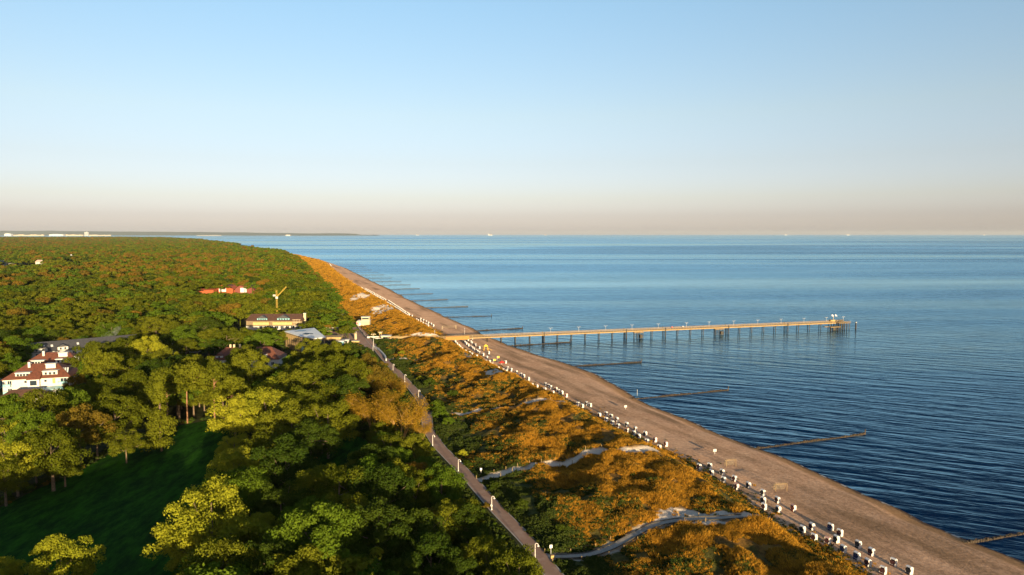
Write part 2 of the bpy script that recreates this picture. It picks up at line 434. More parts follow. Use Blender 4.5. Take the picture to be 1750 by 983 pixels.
def mat_paving():
    m, t, p = newmat('promenade_paving'); p.inputs['Diffuse Roughness'].default_value = 0.08; p.inputs['Roughness'].default_value = 0.85; p.inputs['Specular IOR Level'].default_value = 0.05
    tc = node(t, 'ShaderNodeNewGeometry').outputs['Position']
    br = node(t, 'ShaderNodeTexBrick'); br.inputs['Scale'].default_value = 3.0
    br.inputs['Color1'].default_value = (0.27, 0.165, 0.12, 1); br.inputs['Color2'].default_value = (0.23, 0.14, 0.10, 1)
    br.inputs['Mortar'].default_value = (0.22, 0.16, 0.12, 1); br.inputs['Mortar Size'].default_value = 0.015
    t.links.new(mapping(t, tc, (1, 1, 1), 0.4), br.inputs['Vector'])
    c = mix(t, ramp(t, noise(t, tc, 0.4, 6), 0.5, 0.7), br.outputs['Color'], (0.30, 0.21, 0.165))
    t.links.new(c, p.inputs['Base Color'])
    return m
def mat_water():
    m, t, p = newmat('sea_water'); t.nodes.remove(p)
    out = [n for n in t.nodes if n.type == 'OUTPUT_MATERIAL'][0]
    g = node(t, 'ShaderNodeNewGeometry').outputs['Position']
    big = noise(t, mapping(t, g, (0.00016, 0.0013, 1), -0.10), 1.0, 5, 0.55, 0.8)
    big2 = noise(t, mapping(t, g, (0.004, 0.012, 1), -0.2), 1.0, 3, 0.5)
    c = mix(t, ramp(t, noise(t, g, 0.01, 3), 0.4, 0.6), (0.001, 0.013, 0.045), (0.002, 0.020, 0.060))
    rg = ramp(t, big, 0.46, 0.56, (0.34,)*3, (0.03,)*3)
    n1 = noise(t, mapping(t, mapping(t, g, (1, 1, 1), 0.44), (0.040, 0.19, 1)), 1.0, 2, 0.4, 0.25)
    n2 = noise(t, mapping(t, mapping(t, g, (1, 1, 1), 0.36), (0.085, 0.36, 1)), 1.0, 3, 0.5, 0.25)
    n3 = noise(t, mapping(t, mapping(t, g, (1, 1, 1), 0.5), (0.5, 1.3, 1)), 1.0, 3, 0.6)
    rd = math_(t, 'ABSOLUTE', math_(t, 'SUBTRACT', n2, 0.5))
    h = math_(t, 'ADD', math_(t, 'MULTIPLY', n1, 2.2), math_(t, 'ADD', math_(t, 'MULTIPLY', rd, -1.2), math_(t, 'MULTIPLY', n3, 0.10)))
    b = node(t, 'ShaderNodeBump'); b.inputs['Distance'].default_value = 1.0
    st = ramp(t, big, 0.40, 0.60, (0.80,)*3, (0.13,)*3)
    t.links.new(math_(t, 'MULTIPLY', st, math_(t, 'MULTIPLY_ADD', big2, 0.9, 0.55)), b.inputs['Strength'])
    t.links.new(h, b.inputs['Height'])
    fr = node(t, 'ShaderNodeFresnel'); fr.inputs['IOR'].default_value = 1.33; t.links.new(b.outputs[0], fr.inputs['Normal'])
    fac = math_(t, 'MINIMUM', math_(t, 'MULTIPLY', math_(t, 'POWER', math_(t, 'MAXIMUM', math_(t, 'SUBTRACT', fr.outputs[0], 0.10), 0.004), 1.35), 2.75), 0.98)
    fac = math_(t, 'MULTIPLY', fac, ramp(t, big, 0.46, 0.56, (0.74,)*3, (1.0,)*3))
    d = node(t, 'ShaderNodeBsdfDiffuse'); gl = node(t, 'ShaderNodeBsdfGlossy'); mx = node(t, 'ShaderNodeMixShader')
    t.links.new(c, d.inputs[0]); gl.inputs['Color'].default_value = (0.50, 0.80, 0.95, 1); t.links.new(rg, gl.inputs['Roughness'])
    t.links.new(b.outputs[0], gl.inputs['Normal'])
    t.links.new(fac, mx.inputs[0]); t.links.new(d.outputs[0], mx.inputs[1]); t.links.new(gl.outputs[0], mx.inputs[2]); t.links.new(mx.outputs[0], out.inputs[0])
    return m

# sea: one sheet to the horizon
sx = np.array([-60000,-30000,-12000,-5000,-2000,-800,-300,0,300,800,2000,5000,12000,30000,60000], float)
sy = np.array([-20000,-5000,-1000,0,300,700,1500,3000,6000,12000,25000,50000,65000], float)
X, Y = np.meshgrid(sx, sy)
tag(link('sea', grid_mesh('sea', X, Y, X * 0, [mat_water()], smooth=False)), kind='structure')

# beach
ys = rows_(-260, 3600, 1.2)
us = np.concatenate([np.linspace(0, 1, 46), [1.06, 1.15, 1.3]])
A = xd(ys)[:, None]; B = xw(ys)[:, None]
# a little bay-and-cusp wobble on the waterline
wob = (fbm(N4, ys / 34, ys * 0, 4) - 0.5) * 8.0
B = B + wob[:, None] * np.clip(1 - ys[:, None] / 1500, 0, 1)
X = A + (B - A) * us[None, :]; Y = np.repeat(ys[:, None], len(us), 1)
u2 = np.repeat(us[None, :], len(ys), 0)
Z = 2.0 - 0.55 * sstep(0.0, 0.45, u2) + 0.2 * sstep(0.5, 0.74, u2) - 1.62 * sstep(0.76, 1.0, u2)
Z = np.where(u2 > 1, -(u2 - 1) * 10, Z)
Z = Z + (fbm(N3, X / 9, Y / 9, 2) - 0.5) * 0.35 * np.clip(1 - u2, 0, 1)
MSAND = mat_sand()
tag(link('beach', grid_mesh('beach', X, Y, Z, [MSAND], {'shore': ('POINT', 'FLOAT', np.clip(u2, 0, 1.2).ravel())})), kind='structure')

# sandy footpaths through the dunes, in world space
def wpath(pts, z=5.0): return [at(px, py, z) for px, py in pts]
PATHS = [wpath([(938,948),(985,940),(1030,925),(1080,908),(1130,897),(1200,894),(1270,893),(1310,889)], 4.6),
         wpath([(820,816),(850,808),(890,798),(930,789),(975,782),(1030,780),(1085,782),(1125,772)], 4.8),
         wpath([(733,700),(790,703),(830,697),(880,694),(940,693),(985,696)], 4.8),
         wpath([(657,612),(700,612),(735,609),(775,614),(812,611)], 4.8)]
def pdist(x, y, P):
    d = np.full(np.shape(x), 1e9)
    for (x0, y0), (x1, y1) in zip(P[:-1], P[1:]):
        L2 = (x1-x0)**2 + (y1-y0)**2
        t = np.clip(((x-x0)*(x1-x0) + (y-y0)*(y1-y0)) / L2, 0, 1)
        d = np.minimum(d, np.hypot(x - x0 - t*(x1-x0), y - y0 - t*(y1-y0)))
    return d
def sandy_mask(x, y):
    s = np.zeros(np.shape(x))
    for (px, py, rx, ry) in [(1195, 886, 11.5, 4.5), (1165, 893, 9, 2.2), (845, 640, 5, 11), (735, 576, 17, 3.5), (690, 573, 14, 3), (655, 530, 11, 34), (618, 508, 11, 42), (690, 610, 3, 3),(800,603,4,14)]:
        cx, cy = at(px, py, 5.0)
        q = ((x - cx) / rx) ** 2 + ((y - cy) / ry) ** 2 + (fbm(N2, x / 3, y / 3, 3) - 0.5) * 1.2
        s = np.maximum(s, 1 - sstep(0.7, 1.1, q))
    return s
def green_mask(x, y):
    a = xp(y) + PW; b = xd(y); u = (x - a) / np.maximum(b - a, 1)
    n = fbm(N3, x / 14, y / 18, 3)
    near = 1 - sstep(0.10, 0.42, u + (n - 0.5) * 0.5)
    rim = sstep(0.80, 0.90, u) * sstep(0.42, 0.55, fbm(N1, x / 12, y / 20, 2)) * 0.8
    fade = 1 - 0.85 * sstep(420, 520, y)
    mid = sstep(0.52, 0.64, fbm(N2, x / 9 + 5, y / 12, 3))
    return np.clip(np.maximum(np.maximum(near, rim), mid * 0.8) * fade, 0, 1)
PATH_HW = [1.6, 1.6, 1.2, 1.2]
ys = rows_(60, 3600, 0.8)
nu = 130
us = np.linspace(0, 1, nu)
A = (xp(ys) + PW)[:, None]; B = xd(ys)[:, None]
X = A + (B - A) * us[None, :]; Y = np.repeat(ys[:, None], nu, 1)
Z = dune_top(X, Y, np.repeat(us[None, :], len(ys), 0))
pm = np.zeros(X.shape)
for P, hw in zip(PATHS, PATH_HW): pm = np.maximum(pm, 1 - sstep(hw * 0.7, hw * 1.5, pdist(X, Y, P) + (fbm(N2, X/2, Y/2, 2) - 0.5) * 0.8))
Z = Z - pm * 0.3
sm = sandy_mask(X, Y)
MDUNE = mat_dune()
tag(link('dunes', grid_mesh('dunes', X, Y, Z, [MDUNE], {'green': ('POINT', 'FLOAT', green_mask(X, Y).ravel()),
    'sandy': ('POINT', 'FLOAT', np.maximum(sm, pm).ravel())})), kind='structure')
# dune strip just behind the camera's feet so the coast goes on out of frame
ys2 = np.linspace(-260, 60, 160)
X = (xp(ys2) + PW)[:, None] + (xd(ys2) - xp(ys2) - PW)[:, None] * us[None, :]; Y = np.repeat(ys2[:, None], nu, 1)
tag(link('dunes', grid_mesh('dunes', X, Y, dune_top(X, Y, np.repeat(us[None, :], len(ys2), 0)), [MDUNE],
    {'green': ('POINT', 'FLOAT', green_mask(X, Y).ravel()), 'sandy': ('POINT', 'FLOAT', (X * 0).ravel())})), kind='structure')

# promenade (paved, kerbed)
def strip(name, ys, xa, xb, z, mats, kerb=True):
    mb = MB(); n = len(ys)
    for i in range(n):
        mb.v += [(xa[i], ys[i], z), (xb[i], ys[i], z), (xa[i], ys[i], z - 0.6), (xb[i], ys[i], z - 0.6)]
    for i in range(n - 1):
        a = i * 4; b = a + 4
        mb.f += [(a, a+1, b+1, b), (a, b, b+2, a+2), (a+1, a+3, b+3, b+1)]; mb.mi += [0]*3
    return tag(obj(name, mb, mats), kind='structure')
MPAVE = mat_paving()
ys = np.arange(-240, 500, 3.0)
strip('promenade', ys, xp(ys) - PW, xp(ys) + PW, 4.06, MPAVE)
strip('kerb', ys, xp(ys) - PW - 0.22, xp(ys) - PW, 4.10, M['concrete'])
strip('kerb', ys, xp(ys) + PW, xp(ys) + PW + 0.22, 4.10, M['concrete'])

# land behind the promenade
ys = rows_(-260, 10400, 6.0, fine_to=900)
us = np.linspace(0, 1, 26) ** 2
A = (xp(ys) - PW - 0.22)[:, None]
Bx = -(np.maximum(ys, 300) * 1.5 + 300)[:, None]
Bx = np.minimum(Bx, A - 60)
X = A + (Bx - A) * us[None, :]; Y = np.repeat(ys[:, None], len(us), 1)
Z = 4.0 + X * 0
tag(link('forest_floor', grid_mesh('forest_floor', X[:, ::-1], Y[:, ::-1], Z, [mat_floor()])), kind='structure')

def sheet(name, poly, z, mat):
    me = bpy.data.meshes.new(name); me.from_pydata([(x, y, z) for x, y in poly], [], [tuple(range(len(poly)))]); me.materials.append(mat); me.update()
    if me.polygons[0].normal.z < 0: me.flip_normals()
    return tag(link(name, me), kind='structure')
MEADOW = [at(px, py, 4) for px, py in [(-200,960),(0,868),(62,837),(139,803),(197,769),(253,745),(309,727),(370,716),(395,730),(385,800),(372,850),(345,915),(350,985),(360,1120),(-100,1200)]]
MMEAD = mat_meadow()
sheet('meadow', MEADOW, 4.012, MMEAD)
CLEARING = [at(px, py, 4) for px, py in [(520,850),(545,780),(600,740),(640,760),(640,800),(600,850),(560,880)]]
sheet('meadow', CLEARING, 4.012, MMEAD)
PLAZA = [at(px, py, 4) for px, py in [(577,560),(590,548),(603,549),(627,577),(640,592),(637,600),(600,583),(574,588),(560,590),(555,575)]]
sheet('plaza', PLAZA, 4.052, MPAVE)
def inpoly(x, y, P):
    c = False; n = len(P)
    for i in range(n):
        x0, y0 = P[i]; x1, y1 = P[(i + 1) % n]
        if (y0 > y) != (y1 > y) and x < (x1 - x0) * (y - y0) / (y1 - y0) + x0: c = not c
    return c

# far shore
def ridge(name, D, pts, thick, mat):
    """low land seen far off: pts = (px, top px) -> a real ridge of that height"""
    mb = MB()
    P = [((px - 875) / FPX * D, CAMZ + (400.0 - py) / FPX * D) for px, py in pts]
    n = len(P)
    for i, (x, z) in enumerate(P):
        mb.v += [(x, D - 300, -2), (x, D, max(3.0, z * 0.35)), (x, D + thick * 0.5, max(4.0, z)), (x, D + thick, -2)]
    for i in range(n - 1):
        for k in range(3): a = i * 4 + k; mb.f.append((a, a + 4, a + 5, a + 1)); mb.mi.append(0)
    return tag(obj(name, mb, mat), kind='structure')
hp = []
for px in range(-500, 640, 6):
    env = 394.5 + 5.5 * (max(0, px) / 640.0) ** 1.3
    hp.append((px, env + (float(fbm(N1, px / 40.0, 0.5, 3)) - 0.5) * 1.6 if px < 600 else 401.5))
ridge('hills', 30000, hp, 2500, M['hill'])

# ------------------------------------------------------------------ buildings
def house(name, label, cat, x, y, rz, L, W, eave, ridge, mats, z0=4.0, hip=0.0, group=None, wins=(), over=0.4, side_wins=(), extra=None):
    """local frame: front faces -y, L along x, W along y; wins: list of (x, z, w, h) on the front"""
    t = thing(name, label, cat, (x, y, z0), rz, group)
    wall, roof = mats[0], mats[1]
    mb = MB(); mb.prism([(-L/2,-W/2),(L/2,-W/2),(L/2,W/2),(-L/2,W/2)], -0.3, eave)
    if hip < 0.01:
        for s in (-1, 1):
            X0 = s * L/2; X1 = s * (L/2 - 0.25)
            a, b = min(X0, X1), max(X0, X1)
            mb.add([(a,-W/2,eave),(a,W/2,eave),(a,0,ridge-0.15),(b,-W/2,eave),(b,W/2,eave),(b,0,ridge-0.15)],
                   [(0,2,1),(3,4,5),(0,3,5,2),(1,2,5,4)])
    ps = [obj('wall', mb, wall, t)]
    o = over; k = (ridge - eave) / (W/2); ze = eave - o * k; th = 0.22
    rx = L/2 + (o if hip < 0.01 else o) ; hx = L/2 - hip
    if hip < 0.01: hx = rx
    mb = MB()
    top = [(-rx,-W/2-o,ze),(rx,-W/2-o,ze),(rx,W/2+o,ze),(-rx,W/2+o,ze),(-hx,0,ridge),(hx,0,ridge)]
    bot = [(a,b,c-th) for a,b,c in top]
    fs = [(0,1,5,4),(2,3,4,5)]
    if hip > 0.01: fs += [(1,2,5),(3,0,4)]
    fb = [tuple(i+6 for i in f[::-1]) for f in fs]
    rim = [(0,6,7,1),(2,8,9,3)] + ([(1,7,8,2),(3,9,6,0)] if hip > 0.01 else [(1,7,11,5),(5,11,8,2),(3,9,10,4),(4,10,6,0)])
    mb.add(top + bot, fs + fb + rim)
    ps.append(obj('roof', mb, roof, t))
    for (wx, wz, ww, wh) in wins: ps.append(window(t, wx, -W/2, wz, ww, wh))
    for (wy, wz, ww, wh) in side_wins:
        wn = window(t, 0, 0, wz, ww, wh); wn.location = (L/2, wy, wz); wn.rotation_euler = (0, 0, math.pi/2); ps.append(wn)
    reg(t, *ps)
    return t
def window(t, x, y, z, w_, h, mull=True):
    mb = MB(); f = 0.12
    mb.box(-w_/2-f, -0.08, -h/2-f, w_/2+f, -0.003, -h/2, 0); mb.box(-w_/2-f, -0.08, h/2, w_/2+f, -0.003, h/2+f, 0)
    mb.box(-w_/2-f, -0.08, -h/2, -w_/2, -0.003, h/2, 0); mb.box(w_/2, -0.08, -h/2, w_/2+f, -0.003, h/2, 0)
    if mull and w_ > 0.9: mb.box(-0.05, -0.075, -h/2, 0.05, -0.04, h/2, 0)
    o = obj('window', mb, M['trim'], t); o.location = (x, y, z)
    pb = MB(); pb.box(-w_/2, -0.035, -h/2, w_/2, -0.004, h/2, 0)
    obj('pane', pb, M['glass'], o)
    return o
def dormer(t, x, y, z, w_, h, d, wall, roofm, wn=2, flat=True, roofh=0.25):
    """box dormer: front at y, running back d"""
    mb = MB(); mb.box(-w_/2, 0, 0, w_/2, d, h)
    o = obj('dormer', mb, wall, t); o.location = (x, y, z)
    mb = MB()
    if flat: mb.box(-w_/2-0.2, -0.25, h, w_/2+0.2, d, h + roofh)
    else:
        mb.add([(-w_/2-0.3,-0.3,h-0.1),(w_/2+0.3,-0.3,h-0.1),(0,-0.3,h+w_*0.28),(-w_/2-0.3,d,h-0.1),(w_/2+0.3,d,h-0.1),(0,d,h+w_*0.28)],
               [(0,1,2),(3,5,4),(0,2,5,3),(1,4,5,2),(0,3,4,1)])
    obj('dormer_roof', mb, roofm, o)
    for i in range(wn):
        wx = (i - (wn-1)/2) * w_ / max(wn, 1) * 0.85
        pb = MB(); pb.box(wx-0.4, -0.05, h*0.3, wx+0.4, -0.004, h*0.8)
        obj('window', pb, M['glass'], o)
    return o
def balcony(t, x, y, z, w_, d, mat, h=1.0):
    mb = MB(); mb.box(-w_/2, -d, -0.15, w_/2, 0, 0.0)
    o = obj('balcony', mb, M['concrete'], t); o.location = (x, y, z)
    pb = MB(); pb.box(-w_/2, -d, 0.003, w_/2, -d+0.06, h); pb.box(-w_/2, -d+0.063, 0.003, -w_/2+0.06, -0.003, h); pb.box(w_/2-0.06, -d+0.063, 0.003, w_/2, -0.003, h)
    obj('railing', pb, mat, o)
    return o
def part(name, mb, mat, t): return obj(name, mb, mat, t)

BUILT = []   # (x, y, radius) keep trees out
# two white villas with red hipped roofs
def villa(x, y, rz, label, front):
    t = house('villa', label, 'villa', x, y, rz, 24, 15, 7.0, 11.6, (M['white'], M['roof_red']), hip=6.5, group='white villas with red roofs',
              wins=[(-9.5,5.2,1.4,1.8),(-9.5,2.0,1.4,1.8),(-3.9,5.4,0.9,0.9),(3.2,5.4,0.9,0.9),(3.2,2.6,0.9,0.9),(9.7,5.2,2.2,1.9),(9.7,2.0,2.2,1.9)] if front else [(-9,5.2,1.4,1.5),(0,5.2,1.4,1.5),(9,5.2,1.6,1.5)],
              side_wins=[(-4.5,5.2,1.8,1.6),(0,5.2,1.8,1.6),(4.5,5.2,1.8,1.6),(-4.5,2.0,1.8,1.6),(0,2.0,1.8,1.6),(4.5,2.0,1.8,1.6)])
    dormer(t, -5.2, -6.4, 7.2, 5.2, 1.7, 3.2, M['white'], M['white'], 4)
    dormer(t, 4.6, -6.4, 7.2, 5.4, 1.9, 3.4, M['white'], M['white'], 3)
    dormer(t, 3.9, -3.0, 9.5, 3.6, 2.0, 2.6, M['white'], M['white'], 0)
    mb = MB(); mb.box(-4.6, -2.1, 9.0, -3.7, -1.3, 12.6); part('chimney', mb, M['white'], t)
    mb = MB(); mb.box(-0.6, -9.0, -0.3, 4.4 - 3.0, -7.5 - 0.003, 6.6); mb.box(-0.6-2.2, -9.0, -0.3, -0.603, -7.503, 6.6)
    b = part('bay', mb, M['trim'], t)
    pb = MB(); pb.box(-1.9, -9.05, 4.0, 0.5, -9.004, 6.0); obj('window', pb, M['glass'], b)
    mb = MB(); mb.add([(-3.1,-9.3,6.6),(1.7,-9.3,6.6),(1.7,-6.2,8.6),(-3.1,-6.2,8.6),(-3.1,-9.3,6.4),(1.7,-9.3,6.4),(1.7,-6.2,8.4),(-3.1,-6.2,8.4)],
                      [(0,1,2,3),(7,6,5,4),(0,4,5,1),(1,5,6,2),(3,7,4,0)]); part('bay_roof', mb, M['roof_red'], t)
    for z in (1.0, 4.0): balcony(t, 9.7, -7.5, z, 3.6, 1.6, M['blue_glass'])
    for z in (1.0, 4.0): balcony(t, -10.2, -7.5, z, 2.6, 1.4, M['blue_glass'])
    mb = MB()
    for i in range(3): mb.add([(8.4+i*0.9,-5.2,8.05),(9.0+i*0.9,-5.2,8.05),(9.0+i*0.9-0.4,-2.6,9.7),(8.4+i*0.9-0.4,-2.6,9.7)], [(0,1,2,3)])
    part('skylight', mb, M['trim'], t)
    for za, zb in ((1.0, 2.9), (4.2, 6.3)): mb = MB(); mb.box(5.7,-7.56,za,6.7,-7.503,zb); part('shutter', mb, M['yellow_wall'], t)
    BUILT.append((x, y, 15)); BUILT.append((x+7, y, 12)); BUILT.append((x-7, y, 12))
    return t
vx, vy = at(52, 645.5, 11.0)
villa(vx, vy + 7.5, 0.30, 'white villa with red hipped roof, glass balconies and white dormers, nearer of the two', True)
vx2, vy2 = at(78, 623.5, 11.0)
villa(vx2 , vy2 + 7.0, 0.28, 'white villa with red hipped roof standing right behind the nearer villa', False)
x, y = at(52, 672, 6.5)
t = house('annexe', 'low annexe with dark red lean roof and pale gable in front of the white villa', 'annexe', x - 1, y - 2, 0.25, 15, 8, 2.4, 4.6, (M['white'], M['roof_brown']), hip=3)
x2, y2 = at(80, 676, 4)
t = house('garage', 'small pale blue garage with flat-pitched roof below the villa balconies', 'garage', x2, y2 + 2, 0.9, 7, 5, 2.6, 3.2, (M['white'], M['blue_glass']))
x, y = at(4, 655, 6)
mb = MB(); mb.box(-4.2,-3,-0.3,4.2,3,3.0)
t = thing('conservatory', 'pale blue glazed conservatory at the left frame edge beside the white villa', 'conservatory', (x-4, y, 4), 0.2)
part('glass_wall', mb, M['blue_glass'], t); mb = MB(); mb.add([(-4.5,-3.3,3.0),(4.5,-3.3,3.0),(4.5,3.3,3.0),(-4.5,3.3,3.0),(0,0,4.4)],[(0,1,4),(1,2,4),(2,3,4),(3,0,4),(3,2,1,0)]); part('roof', mb, M['blue_glass'], t)
# long dark-roofed apartment house behind the villas
xa, ya = at(64, 600, 10.5); xb, yb = at(222, 586, 10.5)
ang = math.atan2(yb - ya, xb - xa); L = math.hypot(xb - xa, yb - ya) + 8
cx, cy = (xa + xb)/2, (ya + yb)/2
t = house('apartment_house', 'long white apartment house with dark grey roof and pointed dormers behind the villas', 'apartment house', cx - math.sin(ang)*6, cy + math.cos(ang)*6, ang, L, 12, 6.2, 10.2, (M['white'], M['roof_dark']),
      wins=[(-L/2+4+i*4.0, 4.2, 1.5, 1.5) for i in range(int(L/4)-1)])
for i, (q, ww) in enumerate([(-L/2+5, 6.5), (-L*0.2, 4.6), (L*0.12, 3.0), (L/2-4.5, 6.5)]): dormer(t, q, -6.3, 5.6, ww, 2.1, 5.5, M['white'], M['roof_dark'], 2, flat=False)
for q in (-L*0.36, -L*0.29, -L*0.06): 
    mb = MB(); mb.add([(q-0.5,-4.0,7.75),(q+0.5,-4.0,7.75),(q+0.5,-2.6,8.7),(q-0.5,-2.6,8.7)], [(0,1,2,3)]); part('skylight', mb, M['trim'], t)
for k in range(-3, 4): BUILT.append((cx + math.cos(ang)*k*8, cy + math.sin(ang)*k*8 + 6, 10))
# dark roofs right of it
for i, (px, py, rz, LL, lab) in enumerate([(278, 590, 0.35, 20, 'white house with dark roof and blue window band half hidden by trees'),
                                 (322, 588, -0.1, 10, 'little pale gabled house at the right end of the dark-roofed houses')]):
    x, y = at(px, py, 9)
    t = house('guest_house', lab, 'guest house', x, y + 5, rz, LL, 9, 5.0, 8.0, (M['white'], M['roof_dark']), wins=[(-LL/2+2+j*2.6, 3.4, 1.3, 1.3) for j in range(int(LL/2.6)-1)])
    dormer(t, LL*0.2, -4.8, 4.2, 3.6, 2.0, 4, M['white'], M['roof_dark'], 1, flat=False)
    BUILT.append((x, y + 5, 11))
# hotel with yellow balcony bands
x, y = at(468, 556.5, 7.0)
HX, HY = x, y + 6.5
t = house('hotel', 'long hotel with brown roof, yellow balcony bands and white ground floor', 'hotel', HX, HY, 0.03, 38, 13, 6.6, 10.4, (M['slat'], M['roof_brown']),
          wins=[(-9+i*3.6, 1.75, 2.2, 1.9) for i in range(8)], hip=1.5)
for q, ww in ((-8.3, 11.0), (6.2, 13.5)):
    mb = MB(); mb.box(-ww/2, -1.8, 0, ww/2, 0, 2.3); o = part('balcony', mb, M['yellow_wall'], t); o.location = (q, -6.5-0.003, 3.4)
    pb = MB(); pb.box(-ww/2+0.3, -1.9, 0.9, ww/2-0.3, -1.803, 1.15); obj('handrail', pb, M['cream'], o)
    dormer(t, q, -6.0, 6.5, ww*0.62, 1.5, 4.5, M['blue_glass'], M['roof_dark'], 4, flat=False)
mb = MB()
for i in range(5): mb.box(13.5+i*1.1, -8.3, 3.3, 13.65+i*1.1, -8.15, 7.2)
mb.box(13.0, -8.35, 3.3, 18.6, -8.1, 3.5); mb.box(13.0, -8.35, 5.2, 18.6, -8.1, 5.4); mb.box(13.0,-8.35,7.203,18.6,-8.1,7.4)
part('balcony_frame', mb, M['cream'], t)
mb = MB(); mb.box(-19,-7.6,2.9,19,-6.6,3.2); part('canopy', mb, M['roof_dark'], t)  # added overhang, put in to darken the ground floor front
mb = MB(); mb.box(-19.05,-6.505,-0.2,19.05,-6.502,0.75)
for i in range(9): mb.box(-19.05 if i == 0 else -7.7+(i-1)*3.6,-6.56,0.753,-10.3 if i == 0 else (-6.7+(i-1)*3.6 if i < 8 else 19.05),-6.502,2.7)
part('white_front', mb, M['white'], t)
BUILT += [(HX+k*9, HY, 11) for k in (-2,-1,0,1,2)]
x, y = at(520, 562, 4)
t = thing('chimney_tower', 'tall narrow cream tower at the right end of the hotel', 'tower', (x, y + 2, 4), 0.1)
mb = MB(); mb.box(-0.8,-0.8,-0.3,0.8,0.8,10.5); part('shaft', mb, M['cream'], t); mb = MB(); mb.box(-1.0,-1.0,10.503,1.0,1.0,10.8); part('cap', mb, M['white'], t)
x, y = at(527, 566, 4)
t = thing('sign_column', 'short ochre column standing beside the tall cream tower', 'column', (x, y, 4), 0.1)
mb = MB(); mb.box(-0.5,-0.5,-0.3,0.5,0.5,5.2); part('shaft', mb, M['yellow_wall'], t); mb = MB(); mb.box(-0.6,-0.6,5.203,0.6,0.6,5.4); part('cap', mb, M['roof_dark'], t)
# modern hall with tilted white roof
P0 = at(484, 564.5, 14.0); P1 = at(513, 574, 13.5); P1b = at(537, 577.5, 13.5); P2 = at(557, 576.3, 13.5); P3 = at(537, 560.5, 15.5)
poly = [P0, P1, P1b, P2, P3]
zc = {P0: 13.6, P1: 13.3, P1b: 13.2, P2: 13.5, P3: 15.6}
gx = sum(p[0] for p in poly)/5; gy = sum(p[1] for p in poly)/5
t = thing('event_hall', 'modern hall with tilted white roof, timber cladding and blue glazed corner', 'event hall', (gx, gy, 4), 0)
sh = [((p[0]-gx)*0.93, (p[1]-gy)*0.93) for p in poly]; zz = [zc[p]-4 for p in poly]
mb = MB(); n = 5
mb.add([(a,b,-0.3) for a,b in sh]+[(sh[i][0],sh[i][1],zz[i]-0.4) for i in range(n)], [tuple(range(n))[::-1], tuple(range(n,2*n))]+[(i,(i+1)%n,(i+1)%n+n,i+n) for i in range(n)])
part('cladding', mb, M['slat'], t)
ro = [(p[0]-gx, p[1]-gy) for p in poly]
mb = MB(); mb.add([(ro[i][0],ro[i][1],zz[i]-0.35) for i in range(n)]+[(ro[i][0],ro[i][1],zz[i]) for i in range(n)]+[(0,1.0,10.9)],
       [tuple(range(n))[::-1]]+[(n+i,n+(i+1)%n,2*n) for i in range(n)]+[(i,(i+1)%n,(i+1)%n+n,i+n) for i in range(n)])
part('roof', mb, M['roof_white'], t)
def lerp(a,b,q): return (a[0]+(b[0]-a[0])*q, a[1]+(b[1]-a[1])*q)
def wallpanel(t, name, a, b, z0, z1, mat, off=0.06):
    d = Vector((b[0]-a[0], b[1]-a[1])); d.normalize(); nn = Vector((d.y, -d.x))
    mb = MB(); p = [(a[0]+nn.x*0.003, a[1]+nn.y*0.003), (b[0]+nn.x*0.003,b[1]+nn.y*0.003), (b[0]+nn.x*off,b[1]+nn.y*off), (a[0]+nn.x*off,a[1]+nn.y*off)]
    mb.prism(p, z0, z1); return part(name, mb, mat, t)
wallpanel(t, 'glazing', lerp(sh[1],sh[2],0.05), lerp(sh[1],sh[2],0.75), 0.1, 3.6, M['blue_glass'])
wallpanel(t, 'glazing', lerp(sh[1],sh[2],0.15), lerp(sh[1],sh[2],0.95), 4.6, 8.3, M['glass'])
wallpanel(t, 'glazing', lerp(sh[2],sh[3],0.1), lerp(sh[2],sh[3],0.9), 5.6, 8.3, M['glass'])
wallpanel(t, 'timber_panel', lerp(sh[0],sh[1],0.05), lerp(sh[0],sh[1],0.95), 6.0, 8.4, M['yellow_wall'])
for k in range(7): wallpanel(t, 'fin', lerp(sh[0],sh[1],0.1+k*0.13), lerp(sh[0],sh[1],0.125+k*0.13), 0.0, 8.5, M['wood'], 0.3)
mb = MB(); a, b = (-2.5,-3.5), (3.5,-5.5)
mb.add([(-2.2,-3.0,10.15),(5.2,-5.0,9.95),(4.0,-2.8,10.6),(-0.5,-1.2,10.75)], [(0,1,2,3)]); part('roof_window', mb, M['glass'], t)
mb = MB(); mb.add([(-9.5,6.2,10.2),(-3.5,4.6,10.75),(-2.0,6.2,11.2),(-7.5,8.2,10.7)], [(0,1,2,3)]); part('roof_window', mb, M['glass'], t)
BUILT += [(gx, gy, 14), (gx+6, gy-2, 10), (gx-5, gy, 12)]
# red roofed house
x, y = at(418, 612, 9)
RX, RY = x, y + 6
t = house('red_roof_house', 'wide white house under a long dark red roof left of the modern hall', 'house', RX, RY, 0.06, 33, 14, 4.8, 9.6, (M['white'], M['roof_red']), hip=5.5,
          wins=[(10.5, 2.2, 1.4, 1.6), (13.5, 2.2, 1.4, 1.6), (-13, 2.2, 1.4, 1.6)])
dormer(t, 5.2, -6.0, 5.0, 10.5, 1.9, 3.0, M['white'], M['roof_red'], 4)
dormer(t, -12.5, -6.2, 4.9, 3.4, 1.5, 3.0, M['white'], M['roof_red'], 1, flat=False)
for q in (-9, -7.2, -4.4): mb = MB(); mb.box(q-0.4,-0.4,9.0,q+0.4,0.4,10.9); part('chimney', mb, M['cream'], t)
BUILT += [(RX+k*8, RY, 11) for k in (-2,-1,0,1,2)]
